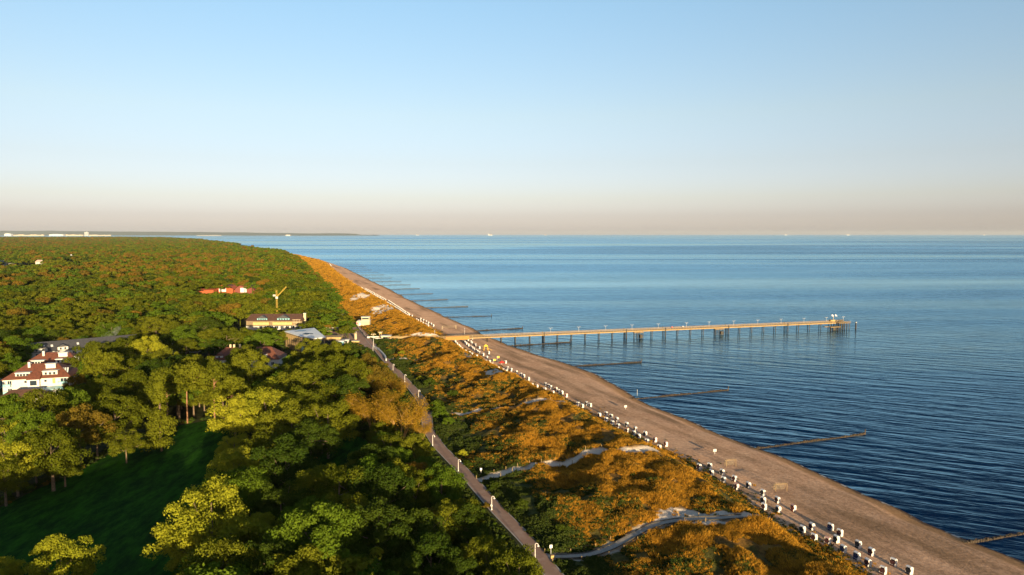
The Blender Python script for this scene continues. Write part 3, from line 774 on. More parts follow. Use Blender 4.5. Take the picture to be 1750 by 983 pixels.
# far halls with bright red vaulted roofs
def vault(px0, px1, py, z, mat, lab, white, rz=0.0, Hh=5.0):
    x0, y0 = at(px0, py, z); x1, y1 = at(px1, py, z); L = math.hypot(x1-x0, y1-y0)
    t = thing('vaulted_hall', lab, 'hall', ((x0+x1)/2, (y0+y1)/2 + 10, 4), rz)
    mb = MB(); n = 14
    V = []
    for yy in (-9, 9):
        for i in range(n+1):
            q = i / n; V.append((-L/2 + L*q, yy, (z-4) + Hh * math.sin(math.pi*q)**0.8))
    V2 = [(a, b, 3.0) for a, b, c in V]
    F = [(i, i+1, n+2+i, n+1+i) for i in range(n)]
    mb.add(V, F); part('roof', mb, mat, t)
    mb = MB()
    for yy, flip in ((-8.4, 0), (8.4, 1)):
        o = len(mb.v)
        for i in range(n+1): mb.v += [(V[i][0]*0.98, yy, V[i][2]-0.25), (V[i][0]*0.98, yy, -0.3)]
        for i in range(n): a = o + 2*i; mb.f.append((a, a+1, a+3, a+2)); mb.mi.append(0)
    part('wall', mb, mat, t)
    q0, q1 = white
    mb = MB(); mb.box(-L/2+L*q0, -8.9, 2.5, -L/2+L*(q0+(q1-q0)*0.8), -8.5, z-4+Hh*0.28); part('glazed_front', mb, M['trim'], t)
    BUILT.append(((x0+x1)/2, (y0+y1)/2+8, L*0.5)); BUILT.append((x0, y0+8, 10)); BUILT.append((x1, y1+8, 10))
    return t
M['red_wall'] = simple('bright_red_boards', (0.26, 0.055, 0.012), 0.8, 0.15, 0.5)
M['redbrown_wall'] = simple('dull_red_boards', (0.13, 0.03, 0.02), 0.8, 0.15, 0.5)
vault(360, 398, 495, 9.0, M['red_wall'], 'hall with orange-red arched roof and white glazed front among the trees', (0.35, 0.75))
vault(400, 433, 494.5, 10.0, M['redbrown_wall'], 'hall with dull red arched roof and white dormer, right of the orange one', (0.3, 0.7))
x, y = at(349, 498, 9)
t = house('red_wing', 'flat bright red wing on the left end of the arched halls', 'hall wing', x, y + 8, 0.0, 17, 10, 6.0, 7.2, (M['red_wall'], M['red_wall']), over=0.2)
# far houses at the left
FH = [(12,449,22,M['white']),(3,441,14,M['cream']),(26,446,14,M['white']),(36,447.5,10,M['white']),(50,446,8,M['cream']),(64,445,14,M['cream']),(68,450,9,M['white']),(84,443.5,16,M['trim']),(152,444,12,M['white']),(184,441,9,M['cream'])]
FL = ['long low white house at the left frame edge, front one', 'tall cream house half cut by the left frame edge', 'white house behind the long low one at the left edge',
      'small white house with bright gable in the far village', 'tiny cream house in the middle of the far village', 'cream house with pink roof in the far village', 'low white shed below the pink-roofed house',
      'white house with long sloping roof at the right end of the far village', 'narrow white house among trees right of the spired pavilion', 'lone cream house in the forest, rightmost of the far village']
for (px, py, wpx, mt), lab in zip(FH, FL):
    x, y = at(px, py, 10.0); L = wpx * y / FPX
    rm = simple('far_roof_pink', (0.5, 0.3, 0.22), 0.8) if 'pink' in lab else M['roof_white']
    t = house('village_house', lab, 'house', x, y, rnd.uniform(-0.3, 0.3), L, 10, 9.5, 13.0, (mt, rm), group='houses of the far village',
              wins=[(-L/2+2+j*3.2, 7.6, 1.4, 1.3) for j in range(max(1, int(L/3.2)-1))])
    BUILT.append((x, y, L*0.6+4)); 
x, y = at(122, 443, 10); 
t = thing('pavilion', 'white pavilion with pointed spire roof in the far forest', 'pavilion', (x, y, 4), 0.2)
mb = MB(); mb.box(-14,-7,-0.3,14,7,8.5); part('wall', mb, M['trim'], t)
mb = MB(); mb.add([(-14.5,-7.5,8.5),(14.5,-7.5,8.5),(14.5,7.5,8.5),(-14.5,7.5,8.5),(-3,0,10.6),(3,0,10.6)],[(0,1,5,4),(1,2,5),(2,3,4,5),(3,0,4),(3,2,1,0)]); part('roof', mb, M['roof_white'], t)
mb = MB(); mb.add([(-4.5,-4.5,9.4),(4.5,-4.5,9.4),(4.5,4.5,9.4),(-4.5,4.5,9.4),(0,0,18.0)],[(0,1,4),(1,2,4),(2,3,4),(3,0,4)]); part('spire', mb, M['roof_white'], t)
BUILT.append((x, y, 18))

# far shore town
def far_box(name, lab, cat, px0, px1, ytop, D, mats, kind):
    x0 = (px0-875)/FPX*D; x1 = (px1-875)/FPX*D; h = CAMZ + (400-ytop)/FPX*D; L = x1-x0
    t = thing(name, lab, cat, ((x0+x1)/2, D, 1), 0)
    mb = MB()
    if kind == 'tower':
        mb.box(-L/2,-25,0,L/2,25,h*0.93); part('tower_block', mb, mats, t)
        mb = MB(); mb.box(-L*0.2,-15,h*0.93+0.5,L*0.25,15,h); part('roof_house', mb, mats, t)
        mb = MB()
        for k in range(9): mb.box(-L/2+3,-26,h*(0.08+k*0.095),L/2-3,-25.1,h*(0.10+k*0.095)+3)
        part('window_band', mb, M['glass'], t)
    elif kind == 'hall':
        n = 10; V = []
        for yy in (-60, 60):
            for i in range(n+1): V.append((-L/2+L*i/n, yy, h*(0.75+0.25*math.sin(math.pi*i/n))))
        nn = len(V); V += [(a,b,0) for a,b,c in V]
        F = [(i,i+1,n+2+i,n+1+i) for i in range(n)] + [(i,nn+i,nn+i+1,i+1) for i in range(n)] + [(n+1+i,n+2+i,nn+n+2+i,nn+n+1+i) for i in range(n)] + [(0,n+1,nn+n+1,nn),(n,nn+n,nn+2*n+1,2*n+1)]
        mb.add(V, F); part('hall_shell', mb, mats, t)
        mb = MB()
        for k in range(4): mb.box(-L*0.45+k*L*0.23,-62,2,-L*0.45+k*L*0.23+L*0.12,-60.5,h*0.5)
        part('gate', mb, M['metal'], t)
    else:
        q = -L/2; r2 = random.Random(int(px0*7)); b = MB(); rf = MB()
        while q < L/2 - 20:
            ww = r2.uniform(40, 120); hh = h * r2.uniform(0.55, 1.0); ww = min(ww, L/2 - q)
            b.box(q, -20, 0, q+ww-6, 20, hh); rf.add([(q,-20,hh+0.3),(q+ww-6,-20,hh+0.3),(q+ww-6,20,hh+0.3),(q,20,hh+0.3),(q,0,hh*1.12),(q+ww-6,0,hh*1.12)],[(0,1,5,4),(2,3,4,5),(0,4,3),(1,2,5)])
            q += ww
        part('house_row', b, mats, t); part('roof_row', rf, M['roof_white'], t)
    return t
FD = 26000
M['far_cream'] = simple('far_pale_walls', (0.22, 0.20, 0.18), 0.8, 0.1, 0.01)
far_box('hotel_tower', 'white hotel tower rising over the far left shore', 'hotel tower', 147, 153.5, 396.6, FD, M['trim'], 'tower')
far_box('shipyard_hall', 'long white shipyard hall on the far shore, left of the hotel tower', 'shipyard hall', 88, 112, 400.2, FD-1200, M['trim'], 'hall')
far_box('shipyard_hall', 'white hall nearest the left frame edge on the far shore', 'shipyard hall', 12, 23, 399.0, FD-1200, M['trim'], 'hall')
far_box('far_houses', 'row of pale houses on the far shore between the two white halls', 'row of houses', 26, 78, 400.8, FD, M['cream'], 'row')
far_box('far_houses', 'row of pale houses on the far shore just left of the hotel tower', 'row of houses', 115, 145, 400.8, FD, M['cream'], 'row')
far_box('far_houses', 'low row of pale houses on the far shore right of the hotel tower', 'row of houses', 155, 192, 401.3, FD, M['cream'], 'row')
far_box('far_houses', 'thin pale row of houses low on the far shore above the headland', 'row of houses', 338, 380, 401.9, FD, M['far_cream'], 'row')
far_box('far_hall', 'lone white hall near the right end of the far shore', 'hall', 490, 498, 401.0, FD, M['far_cream'], 'hall')

# ships on the horizon
def ship(px, D, L, lab, col):
    x = (px-875)/FPX*D
    t = thing('cargo_ship', lab, 'ship', (x, D, 0), rnd.uniform(-0.3, 0.3))
    h = L*0.09
    mb = MB(); mb.add([(-L/2,-L*.07,0),(L*.42,-L*.07,0),(L/2,0,0),(L*.42,L*.07,0),(-L/2,L*.07,0),(-L/2,-L*.08,h),(L*.44,-L*.08,h),(L*.54,0,h*1.2),(L*.44,L*.08,h),(-L/2,L*.08,h)],
           [(4,3,2,1,0),(5,6,7,8,9),(0,1,6,5),(1,2,7,6),(2,3,8,7),(3,4,9,8),(4,0,5,9)]); part('hull', mb, col, t)
    mb = MB(); mb.box(-L*.42,-L*.06,h+.1,-L*.24,L*.06,h*3.0); mb.box(-L*.40,-L*.075,h*3.0,-L*.3,L*.075,h*3.5); part('superstructure', mb, M['trim'], t)
    mb = MB(); mb.box(-L*.2,-L*.05,h+.1,L*.35,L*.05,h*1.7); part('cargo', mb, M['cream'], t)
    mb = MB(); mb.tube((-L*.35,0,h*3.5),(-L*.35,0,h*4.6),L*.01); part('mast', mb, M['metal'], t)
ship(838, 34000, 240, 'white ship on the horizon above the groynes, brightest of the ships', M['trim'])
ship(714, 38000, 180, 'faint ship on the horizon farthest left', M['metal'])
ship(932, 42000, 150, 'faint ship on the horizon right of the bright white one', M['cream'])
ship(1342, 42000, 160, 'dim ship on the horizon above the middle of the pier', M['metal'])
ship(1448, 40000, 180, 'dim ship on the horizon above the pier head', M['metal'])
ship(1680, 42000, 120, 'faint ship on the horizon farthest right', M['metal'])

# tower crane
x, y = at(474, 550, 4)
t = thing('tower_crane', 'yellow construction crane with raised jib behind the hotel', 'crane', (x, y, 4), 0.0)
BUILT.append((x, y, 5))
def lattice(mb, p0, p1, w_, n):
    p0 = Vector(p0); p1 = Vector(p1); d = (p1-p0).normalized(); a = d.orthogonal().normalized(); b = d.cross(a)
    cs = [(a+b)*w_, (a-b)*w_, (-a-b)*w_, (-a+b)*w_]
    for c in cs: mb.tube(p0+c, p1+c, 0.07, n=4)
    for i in range(n):
        q0 = p0+(p1-p0)*(i/n); q1 = p0+(p1-p0)*((i+1)/n)
        for k in range(4): mb.tube(q0+cs[k], q1+cs[(k+1)%4], 0.035, n=4)
mb = MB(); lattice(mb, (0,0,0), (0,0,24), 0.42, 8); part('mast', mb, M['crane'], t)
mb = MB(); lattice(mb, (0.6,0,19.5), (7.5,0,26.5), 0.28, 6); part('jib', mb, M['crane'], t)
mb = MB(); mb.box(-0.3,-1.6,17.6,1.3,-0.7,19.2); part('cab', mb, M['white'], t)
mb = MB(); mb.box(-2.6,-0.7,19.3,-0.7,0.7,20.6); part('counterweight', mb, M['concrete'], t)

# ------------------------------------------------------------------ plaza buildings
def kiosk(px, py, L, W, h, wall, roof, lab, cat='kiosk', rz=0.4, z=4.05, roofh=0.3, name='kiosk'):
    x, y = at(px, py, z)
    t = thing(name, lab, cat, (x, y, z), rz)
    mb = MB(); mb.box(-L/2,-W/2,0,L/2,W/2,h); part('wall', mb, wall, t)
    mb = MB(); mb.box(-L/2-.5,-W/2-.5,h+.003,L/2+.5,W/2+.5,h+roofh); part('roof', mb, roof, t)
    mb = MB(); mb.box(-L*0.3,-W/2-.06,0.9,L*0.3,-W/2-.003,h*0.8); part('hatch', mb, M['glass'], t)
    BUILT.append((x, y, max(L, W)*0.6)); return t
kiosk(582, 549.5, 9, 7, 3.2, M['cream'], M['white'], 'flat white-roofed pavilion at the far left of the plaza', 'pavilion')
kiosk(590, 556.5, 8, 6, 3.0, M['yellow_wall'], M['white'], 'cream pavilion with white roof slab in front of the other flat pavilion', 'pavilion')
t = kiosk(567, 588, 11, 8, 3.6, M['slat'], M['thatch'], 'dark snack bar with ochre thatched roof beside the modern hall', 'snack bar', rz=0.1, roofh=1.1)
kiosk(550, 583, 4.5, 4, 2.6, M['blue_glass'], M['white'], 'small glazed white-roofed hut between the modern hall and the snack bar', 'hut', 0.1)
kiosk(582, 590, 4.0, 4, 2.6, M['blue_glass'], M['trim'], 'pale blue stall on the right side of the snack bar', 'stall', 0.1)
kiosk(591, 587, 3.6, 3, 2.2, M['concrete'], M['white'], 'small grey stall nearest the paved plaza', 'stall', 0.1)
kiosk(566, 566.5, 9, 3, 2.6, M['slat'], M['trim'], 'dark shed with a thin white roof behind the snack bar', 'shed', 0.0)
kiosk(594.5, 561, 2.0, 2.0, 2.4, M['cream'], M['white'], 'tiny cream ticket booth in the middle of the plaza', 'booth', 0.3)
kiosk(581.5, 563, 2.2, 2.0, 2.4, M['yellow_wall'], M['white'], 'tiny ochre booth at the left edge of the plaza', 'booth', 0.3)
# lifeguard tower building in the dune
x, y = at(621, 556.5, 4.3)
t = thing('lifeguard_station', 'two-tier cream lifeguard station in the golden dunes behind the plaza', 'lifeguard station', (x, y + 3, 4.0), 0.05); BUILT.append((x, y+3, 7))
mb = MB(); mb.box(-4.0,-3,0,4.2,3,3.6); part('ground_floor', mb, M['cream'], t)
mb = MB(); mb.box(-4.4,-3.3,3.603,4.5,3.3,3.85); part('terrace', mb, M['white'], t)
mb = MB(); mb.box(-1.6,-2,3.853,4.0,2,6.2); part('upper_room', mb, M['cream'], t)
mb = MB(); mb.box(-2.0,-2.4,6.203,4.4,2.4,6.5); part('roof', mb, M['white'], t)
mb = MB(); mb.box(-1.2,-2.06,4.6,3.6,-2.003,5.7); part('window', mb, M['glass'], t)
mb = MB(); mb.box(-3.2,-3.06,0.1,-2.2,-3.003,2.3); part('door', mb, M['metal'], t)
# illuminated pillar
x, y = at(607.8, 580, 4.05)
t = thing('advertising_pillar', 'ochre advertising pillar with white top on the plaza', 'advertising pillar', (x, y, 4.05), 0)
mb = MB(); mb.tube((0,0,0),(0,0,4.2),0.8,n=16); part('shaft', mb, M['cream'], t)
mb = MB(); mb.tube((0,0,4.203),(0,0,4.5),1.0,n=16); mb.tube((0,0,4.503),(0,0,4.9),0.5,n=16); part('cap', mb, M['white'], t)
x, y = at(608, 585.5, 4.05)
t = thing('planter_wall', 'ochre stone planter at the foot of the advertising pillar', 'planter', (x, y, 4.0), 0)
mb = MB(); mb.box(-2.2,-1.2,0,2.2,1.2,1.1); part('wall', mb, M['yellow_wall'], t)
mb = MB(); mb.box(-2.4,-1.4,1.103,2.4,1.4,1.25); part('coping', mb, M['concrete'], t)
# low white walls and gate buildings
def wallrun(name, lab, pts, z, h, th, mat, cat, top=None):
    P = [at(px, py, z) for px, py in pts]
    cx, cy = P[0]; t = thing(name, lab, cat, (cx, cy, z), 0)
    mb = MB(); tb = MB()
    for (x0,y0),(x1,y1) in zip(P[:-1], P[1:]):
        d = Vector((x1-x0,y1-y0)); l = d.length; d.normalize(); nn = Vector((-d.y,d.x))*th/2; e = d*0.0
        q = [(x0-cx+nn.x, y0-cy+nn.y),(x0-cx-nn.x,y0-cy-nn.y),(x1-cx-nn.x,y1-cy-nn.y),(x1-cx+nn.x,y1-cy+nn.y)]
        mb.prism(q, -0.4, h)
        q = [(x0-cx+nn.x*1.4, y0-cy+nn.y*1.4),(x0-cx-nn.x*1.4,y0-cy-nn.y*1.4),(x1-cx-nn.x*1.4,y1-cy-nn.y*1.4),(x1-cx+nn.x*1.4,y1-cy+nn.y*1.4)]
        tb.prism(q, h+0.003, h+0.1)
    part('wall', mb, mat, t); part('coping', tb, top or M['white'], t); return t
wallrun('low_wall', 'curved low white wall beside the promenade below the plaza', [(638,594.5),(645,598),(652,604),(658,611),(660,617)], 4.05, 1.1, 0.5, M['white'], 'low wall')
wallrun('entrance_wall', 'white entrance wall left of the pier approach, rear one', [(627.5,578),(652,577.5)], 4.05, 1.0, 0.4, M['white'], 'entrance wall')
wallrun('entrance_wall', 'white entrance wall left of the pier approach, front one', [(640,581),(655,580.5)], 4.05, 1.0, 0.4, M['white'], 'entrance wall')
kiosk(660, 580.5, 5.5, 3.5, 2.4, M['cream'], M['white'], 'low cream gatehouse with white roof at the start of the pier approach', 'gatehouse', 0.0)
kiosk(650.5, 578.3, 1.4, 1.4, 3.8, M['yellow_wall'], M['cream'], 'narrow ochre gate pillar beside the gatehouse', 'gate pillar', 0.0, name='gate_pillar')
kiosk(669, 580, 1.6, 1.6, 1.4, M['white'], M['metal'], 'small white cabinet right of the gatehouse', 'cabinet', 0.0, name='cabinet')
# dark glass wind-screen fence on the seaward side of the plaza
t = thing('glass_windbreak', 'dark glazed windbreak fence along the seaward edge of the plaza', 'windbreak', (*at(608.6,556.5,4.1), 4.05), 0)
P = [at(px,py,4.1) for px,py in [(608.6,556.5),(614,564),(620,571),(626,579)]]
fr = MB(); gl = MB(); ox, oy = P[0]
for (x0,y0),(x1,y1) in zip(P[:-1],P[1:]):
    n = 5
    for k in range(n):
        a = lerp((x0,y0),(x1,y1),k/n); b = lerp((x0,y0),(x1,y1),(k+1)/n)
        fr.tube((a[0]-ox,a[1]-oy,0),(a[0]-ox,a[1]-oy,1.5),0.07,n=5)
        gl.prism([(a[0]-ox-.02,a[1]-oy),(a[0]-ox+.02,a[1]-oy),(b[0]-ox+.02,b[1]-oy),(b[0]-ox-.02,b[1]-oy)],0.1,1.35)
part('post', fr, M['metal'], t); part('glass_panel', gl, M['glass'], t)
x, y = at(609, 557.5, 4.05)
t = thing('banner_flag', 'red and white upright banner at the back end of the windbreak', 'banner', (x, y, 4.05), 0)
mb = MB(); mb.tube((0,0,0),(0,0,3.6),0.05); part('pole', mb, M['metal'], t)
mb = MB(); mb.box(0.05,-0.02,0.6,0.9,0.02,3.5); part('cloth', mb, M['canvas'], t)
mb = MB(); mb.box(0.1,-0.05,1.6,0.85,-0.022,2.6); part('stripe', mb, M['red'], t)

# ------------------------------------------------------------------ pier
PA = at(746, 577.5, 5.0); PB = at(1452, 563.0, 0.0)
PA = Vector((PA[0], PA[1])); A2 = at(881.6, 587, 0); E2 = at(1437, 562.5, 0)
ax = Vector((E2[0]-A2[0], E2[1]-A2[1])).normalized(); nrm = Vector((-ax.y, ax.x))
O = Vector(A2) + nrm * 1.8             # pier axis origin at the first pile bent
DECK = 5.0; HW = 1.9
def pp(s, n=0.0): v = O + ax*s + nrm*n; return (v.x, v.y)
S0 = (PA - O).dot(ax); S1 = (Vector(at(1429,562.5,0)) - O).dot(ax)
pier = thing('pier', 'long narrow wooden pier on dark piles reaching from the beach into the sea', 'pier', (O.x, O.y, 0), 0)
def pl(mb, s0, s1, n0, n1, z0, z1):
    q = [pp(s0,n0),pp(s1,n0),pp(s1,n1),pp(s0,n1)]; mb.prism([(a-O.x,b-O.y) for a,b in q], z0, z1)
mb = MB(); pl(mb, S0, S1+8.5, -HW, HW, DECK-0.12, DECK); part('deck', mb, M['wood'], pier)
mb = MB()
for n in (-HW-0.02, HW-0.23): pl(mb, S0, S1+8.5, n, n+0.25, DECK-0.75, DECK-0.123)
part('girder', mb, M['wood_lt'], pier)
def railing(s0, s1, n):
    mb = MB(); k = int((s1-s0)/2.0)
    for i in range(k+1):
        a = pp(s0+(s1-s0)*i/k, n); mb.tube((a[0]-O.x,a[1]-O.y,DECK),(a[0]-O.x,a[1]-O.y,DECK+1.1),0.07,n=4)
    for z in (0.35, 0.62, 0.88): pl(mb, s0, s1, n-0.03, n+0.03, DECK+z, DECK+z+0.10)
    pl(mb, s0, s1, n-0.09, n+0.09, DECK+1.103, DECK+1.19)
    return part('railing', mb, M['wood_lt'], pier)
railing(S0, S1, -HW+0.1); railing(S0, S1+8.5, HW-0.1)
# shore part has an inclined board wall
mb = MB(); pl(mb, S0+5, S0+20, -HW-0.12, -HW-0.03, DECK-1.2, DECK+1.2); part('boarded_side', mb, simple('orange_boards',(0.24,0.115,0.02),0.8,0.15,1.0), pier)
def bent(s, n=2, wide=HW-0.95, r=0.24):
    mb = MB()
    for q in ([-wide, wide] if n == 2 else np.linspace(-wide, wide, n)):
        a = pp(s, q); mb.tube((a[0]-O.x,a[1]-O.y,-1.5),(a[0]-O.x,a[1]-O.y,DECK-0.9),r,n=8)
    pl(mb, s-0.18, s+0.18, -HW, HW, DECK-1.15, DECK-0.76)
    return part('pile_bent', mb, M['pile'], pier)
bpx = [794, 834, 857.5] + [881.6, 906.5, 930, 954, 978, 1001.5, 1025, 1048, 1070.5, 1093, 1115.5, 1138, 1159.5, 1181.6, 1203, 1224, 1245, 1265.5, 1286, 1306.5, 1326.5, 1346, 1366, 1384.5, 1404, 1420]
def s_of_px(px, z=0.0, n=-HW):
    lo, hi = -90, 330
    for _ in range(50):
        m_ = (lo+hi)/2; a = pp(m_, n); q = proj(a[0], a[1], z)[0]
        if q < px: lo = m_
        else: hi = m_
    return (lo+hi)/2
for px in bpx: bent(s_of_px(px))
for px in (930, 1070.5, 1137, 1245, 1346):      # heavier joints with a cross head
    s = s_of_px(px); mb = MB()
    for q in (-HW-0.3, HW+0.3):
        a = pp(s, q); mb.tube((a[0]-O.x,a[1]-O.y,-1.5),(a[0]-O.x,a[1]-O.y,DECK+1.5),0.25,n=8)
    part('mooring_post', mb, M['pile'], pier)
# lower landing stages on the near side
for (p0, p1) in ((1081, 1097), (1219, 1234)):
    s0, s1 = s_of_px(p0), s_of_px(p1); mb = MB(); pl(mb, s0, s1, -HW-2.6, -HW-0.2, DECK-1.1, DECK-0.8); o = part('landing_stage', mb, M['wood_lt'], pier)
    mb = MB()
    for s in np.linspace(s0+0.5, s1-0.3, 4):
        for q in (-HW-2.3, -HW-0.6):
            a = pp(s, q); mb.tube((a[0]-O.x,a[1]-O.y,-1.5),(a[0]-O.x,a[1]-O.y,DECK-1.1),0.2,n=6)
    pl(mb, s1-2.2, s1-0.8, -HW-2.5, -HW-0.5, 0.2, 2.4)
    obj('stage_piles', mb, M['pile'], o)
# pier head
h0, h1 = S1 - 2, S1 + 9
mb = MB(); pl(mb, h0+1, h1, -HW-3.2, HW+2.5, DECK-0.35, DECK-0.13); part('head_platform', mb, M['wood_lt'], pier)
mb = MB()
for i in range(7):
    for n in (-HW-3.1, HW+2.4):
        a = pp(h0+1+(h1-h0-1)*i/6, n); mb.tube((a[0]-O.x,a[1]-O.y,DECK-0.1),(a[0]-O.x,a[1]-O.y,DECK+1.1),0.07,n=4)
pl(mb, h0+1, h1, -HW-3.15, -HW-3.05, DECK+0.95, DECK+1.1); pl(mb, h0+1, h1, -HW-3.15, -HW-3.05, DECK+0.4, DECK+0.52); pl(mb, h0+1, h1, HW+2.35, HW+2.45, DECK+0.95, DECK+1.1)
pl(mb, h1-0.05, h1+0.05, -HW-3.0, HW+2.3, DECK+0.95, DECK+1.1)
part('head_railing', mb, M['wood_lt'], pier)
for s in np.linspace(h0+2, h1-1, 5):
    mb = MB()
    for q in (-HW-2.9, -HW-0.4, HW-0.6, HW+2.2):
        a = pp(s, q); mb.tube((a[0]-O.x,a[1]-O.y,-1.5),(a[0]-O.x,a[1]-O.y,DECK-0.36),0.26,n=8)
    part('pile_bent', mb, M['pile'], pier)
s0, s1 = s_of_px(1411), s_of_px(1428); mb = MB(); pl(mb, s0, s1, -HW-5.2, -HW-1.0, 2.3, 2.6); pl(mb, s0-3.5, s0, -HW-3.0, -HW-1.2, 2.4, 2.7); o = part('landing_stage', mb, M['wood_lt'], pier)
mb = MB()
for s in np.linspace(s0+0.3, s1-0.3, 5):
    for q in (-HW-5.0, -HW-2.0):
        a = pp(s, q); mb.tube((a[0]-O.x,a[1]-O.y,-1.5),(a[0]-O.x,a[1]-O.y,2.3),0.24,n=6)
pl(mb, s0+2.5, s0+5, -HW-4.9, -HW-4.5, 0.1, 2.2)
obj('stage_piles', mb, M['pile'], o)
# approach between plaza and pier: concrete causeway through the dune
cw = [at(px, py, 5.0) for px, py in [(664,579.6),(690,577.5),(715,576.3),(746,577.2)]]
cwx, cwy = cw[0]; t = thing('pier_approach', 'pale concrete walkway crossing the dunes from the plaza to the pier', 'walkway', (cwx, cwy, 0), 0)
slab = MB(); sd_ = MB(); rl = MB()
for i, (a, b) in enumerate(zip(cw[:-1], cw[1:])):
    d = Vector((b[0]-a[0], b[1]-a[1])).normalized(); nn = Vector((-d.y, d.x))
    q = lambda p, o_: (p[0]+nn.x*o_-cwx, p[1]+nn.y*o_-cwy)
    slab.prism([q(a,-1.8), q(b,-1.8), q(b,1.8), q(a,1.8)], 4.4, 5.6+0.004*i)
    for o_ in (-1.9, 1.7):
        sd_.prism([q(a,o_), q(b,o_), q(b,o_+0.2), q(a,o_+0.2)], 4.4, 6.3+0.004*i)
part('slab', slab, M['concrete'], t); part('parapet', sd_, M['wood_lt'], t)
for k in range(9):
    BUILT.append((*lerp(cw[0], cw[-1], k/8), 3))
# white twin-peak awning and dark shelter on the pier head
def onpier(px, n=0.0): return pp(s_of_px(px, 5.0, n), n)
x, y = onpier(1424, -1.0)
t = thing('sail_awning', 'twin-peaked white sail awning on the pier head', 'awning', (x, y, DECK), 0)
mb = MB(); mb.tube((0,0,0),(0,0,5.8),0.12); mb.tube((0,0,4.2),(1.6,0,5.6),0.06); mb.tube((0,0,4.2),(-1.4,0,5.4),0.06); part('mast', mb, M['cream'], t)
for sx_ in (-1, 1):
    mb = MB(); cx_ = 1.3*sx_ + 0.4
    mb.add([(cx_-0.9,-0.8,4.9),(cx_+0.9,-0.8,4.6),(cx_+0.9,0.8,4.6),(cx_-0.9,0.8,4.9),(cx_-0.2,0,6.2)],[(0,1,4),(1,2,4),(2,3,4),(3,0,4),(3,2,1,0)]); part('sail', mb, M['canvas'], t)
x, y = onpier(1423, 0.3)
t = thing('pier_kiosk', 'small orange timber kiosk under the white sail awning', 'kiosk', (x, y+1.2, DECK), math.atan2(ax.y, ax.x))
mb = MB(); mb.box(-2.0,-1,0,2.0,1,1.6); part('wall', mb, M['yellow_wall'], t); mb = MB(); mb.box(-2.3,-1.2,1.603,2.3,1.2,1.75); part('roof', mb, M['wood'], t)
x, y = onpier(1434, 1.5)
t = thing('bench_row', 'dark bench row along the back of the pier head', 'bench', (x, y, DECK), math.atan2(ax.y, ax.x))
mb = MB(); mb.box(-4,-0.3,0.35,4,0.3,0.5); part('seat', mb, M['pile'], t)
mb = MB(); mb.box(-4,0.25,0.503,4,0.35,1.4); part('backrest', mb, M['pile'], t)
mb = MB(); [mb.box(q-.06,-.25,0,q+.06,.25,.347) for q in (-3.6,-1.2,1.2,3.6)]; part('leg', mb, M['pile'], t)
x, y = at(1462.5, 562.5, 0)
t = thing('dolphin_pile', 'dark mooring pile standing alone in the sea beyond the pier head', 'mooring pile', (x, y, -1.5), 0)
mb = MB(); [mb.tube((0.35*math.cos(a),0.35*math.sin(a),0),(0.2*math.cos(a),0.2*math.sin(a),7.0),0.25,n=7) for a in (0.3,2.4,4.5)]; part('piles', mb, M['pile'], t)
mb = MB(); mb.tube((0,0,6.3),(0,0,6.6),0.6,n=10); part('collar', mb, M['metal'], t)

# lamps on the pier: T-shaped twin lamps
def pier_lamp_proto():
    t = thing('pier_lamp', 'x', 'street lamp', group='twin-armed lamps along the pier')
    mb = MB(); mb.tube((0,0,0),(0,0,3.6),0.07,0.05,n=6); p1 = part('pole', mb, M['lampwhite'], t)
    mb = MB(); mb.tube((0,0,3.3),(0,-1.0,3.75),0.05,n=5); mb.tube((0,0,3.3),(0,1.0,3.75),0.05,n=5); p2 = part('arm', mb, M['lampwhite'], t)
    ps = []
    for s in (-1, 1):
        mb = MB(); mb.tube((0,s*1.0,3.62),(0,s*1.0,3.8),0.28,0.12,n=8); ps.append(part('lamp_shade', mb, M['lampwhite'], t))
    reg(t, p1, p2, *ps); return t
lp = pier_lamp_proto(); first = True
names = ['nearest the beach', 'second from the beach', 'third from the beach', 'fourth from the beach', 'fifth from the beach', 'sixth from the beach', 'seventh from the beach', 'eighth from the beach',
         'ninth from the beach', 'fourth from the sea end', 'third from the sea end', 'just before the white sail awning', 'outermost, on the pier head']
for px, nm in zip([941, 989, 1035, 1080, 1125, 1173, 1211.7, 1253.7, 1295, 1334.7, 1373.8, 1412, 1441], names):
    o = lp if first else copy_tree(lp); first = False
    x, y = onpier(px, HW-0.35); o.location = (x, y, DECK); o.rotation_euler = (0, 0, math.atan2(ax.y, ax.x) + math.pi/2)
    o['label'] = 'pale twin-armed lamp on the pier, ' + nm
for px, py, z, lab in [(794, 571.5, 5.0, 'pale twin-armed lamp where the pier leaves the dunes'), (743, 575.5, 5.0, 'pale twin-armed lamp at the landward end of the pier railing'),
                       (574.6, 543, 4.0, 'tall pale lamp at the edge of the trees behind the plaza pavilions'), (585, 541, 4.0, 'tall pale lamp right behind the flat plaza pavilion')]:
    o = copy_tree(lp); x, y = at(px, py, z); o.location = (x, y, z); o.rotation_euler = (0,0,0.2); o['label'] = lab; del o['group']
# white cabins standing below the pier on the sand
for px, py, lab in [(807.5, 579.5, 'thin white post under the pier, left of the other'), (833, 579, 'thin white post under the pier, right of the other')]:
    x, y = at(px, py, 2); t = thing('marker_post', lab, 'post', (x, y, 1.7), 0)
    mb = MB(); mb.tube((0,0,0),(0,0,2.6),0.3,0.25,n=8); part('shaft', mb, M['white'], t); mb = MB(); mb.tube((0,0,2.603),(0,0,2.75),0.35,n=8); part('cap', mb, M['metal'], t)
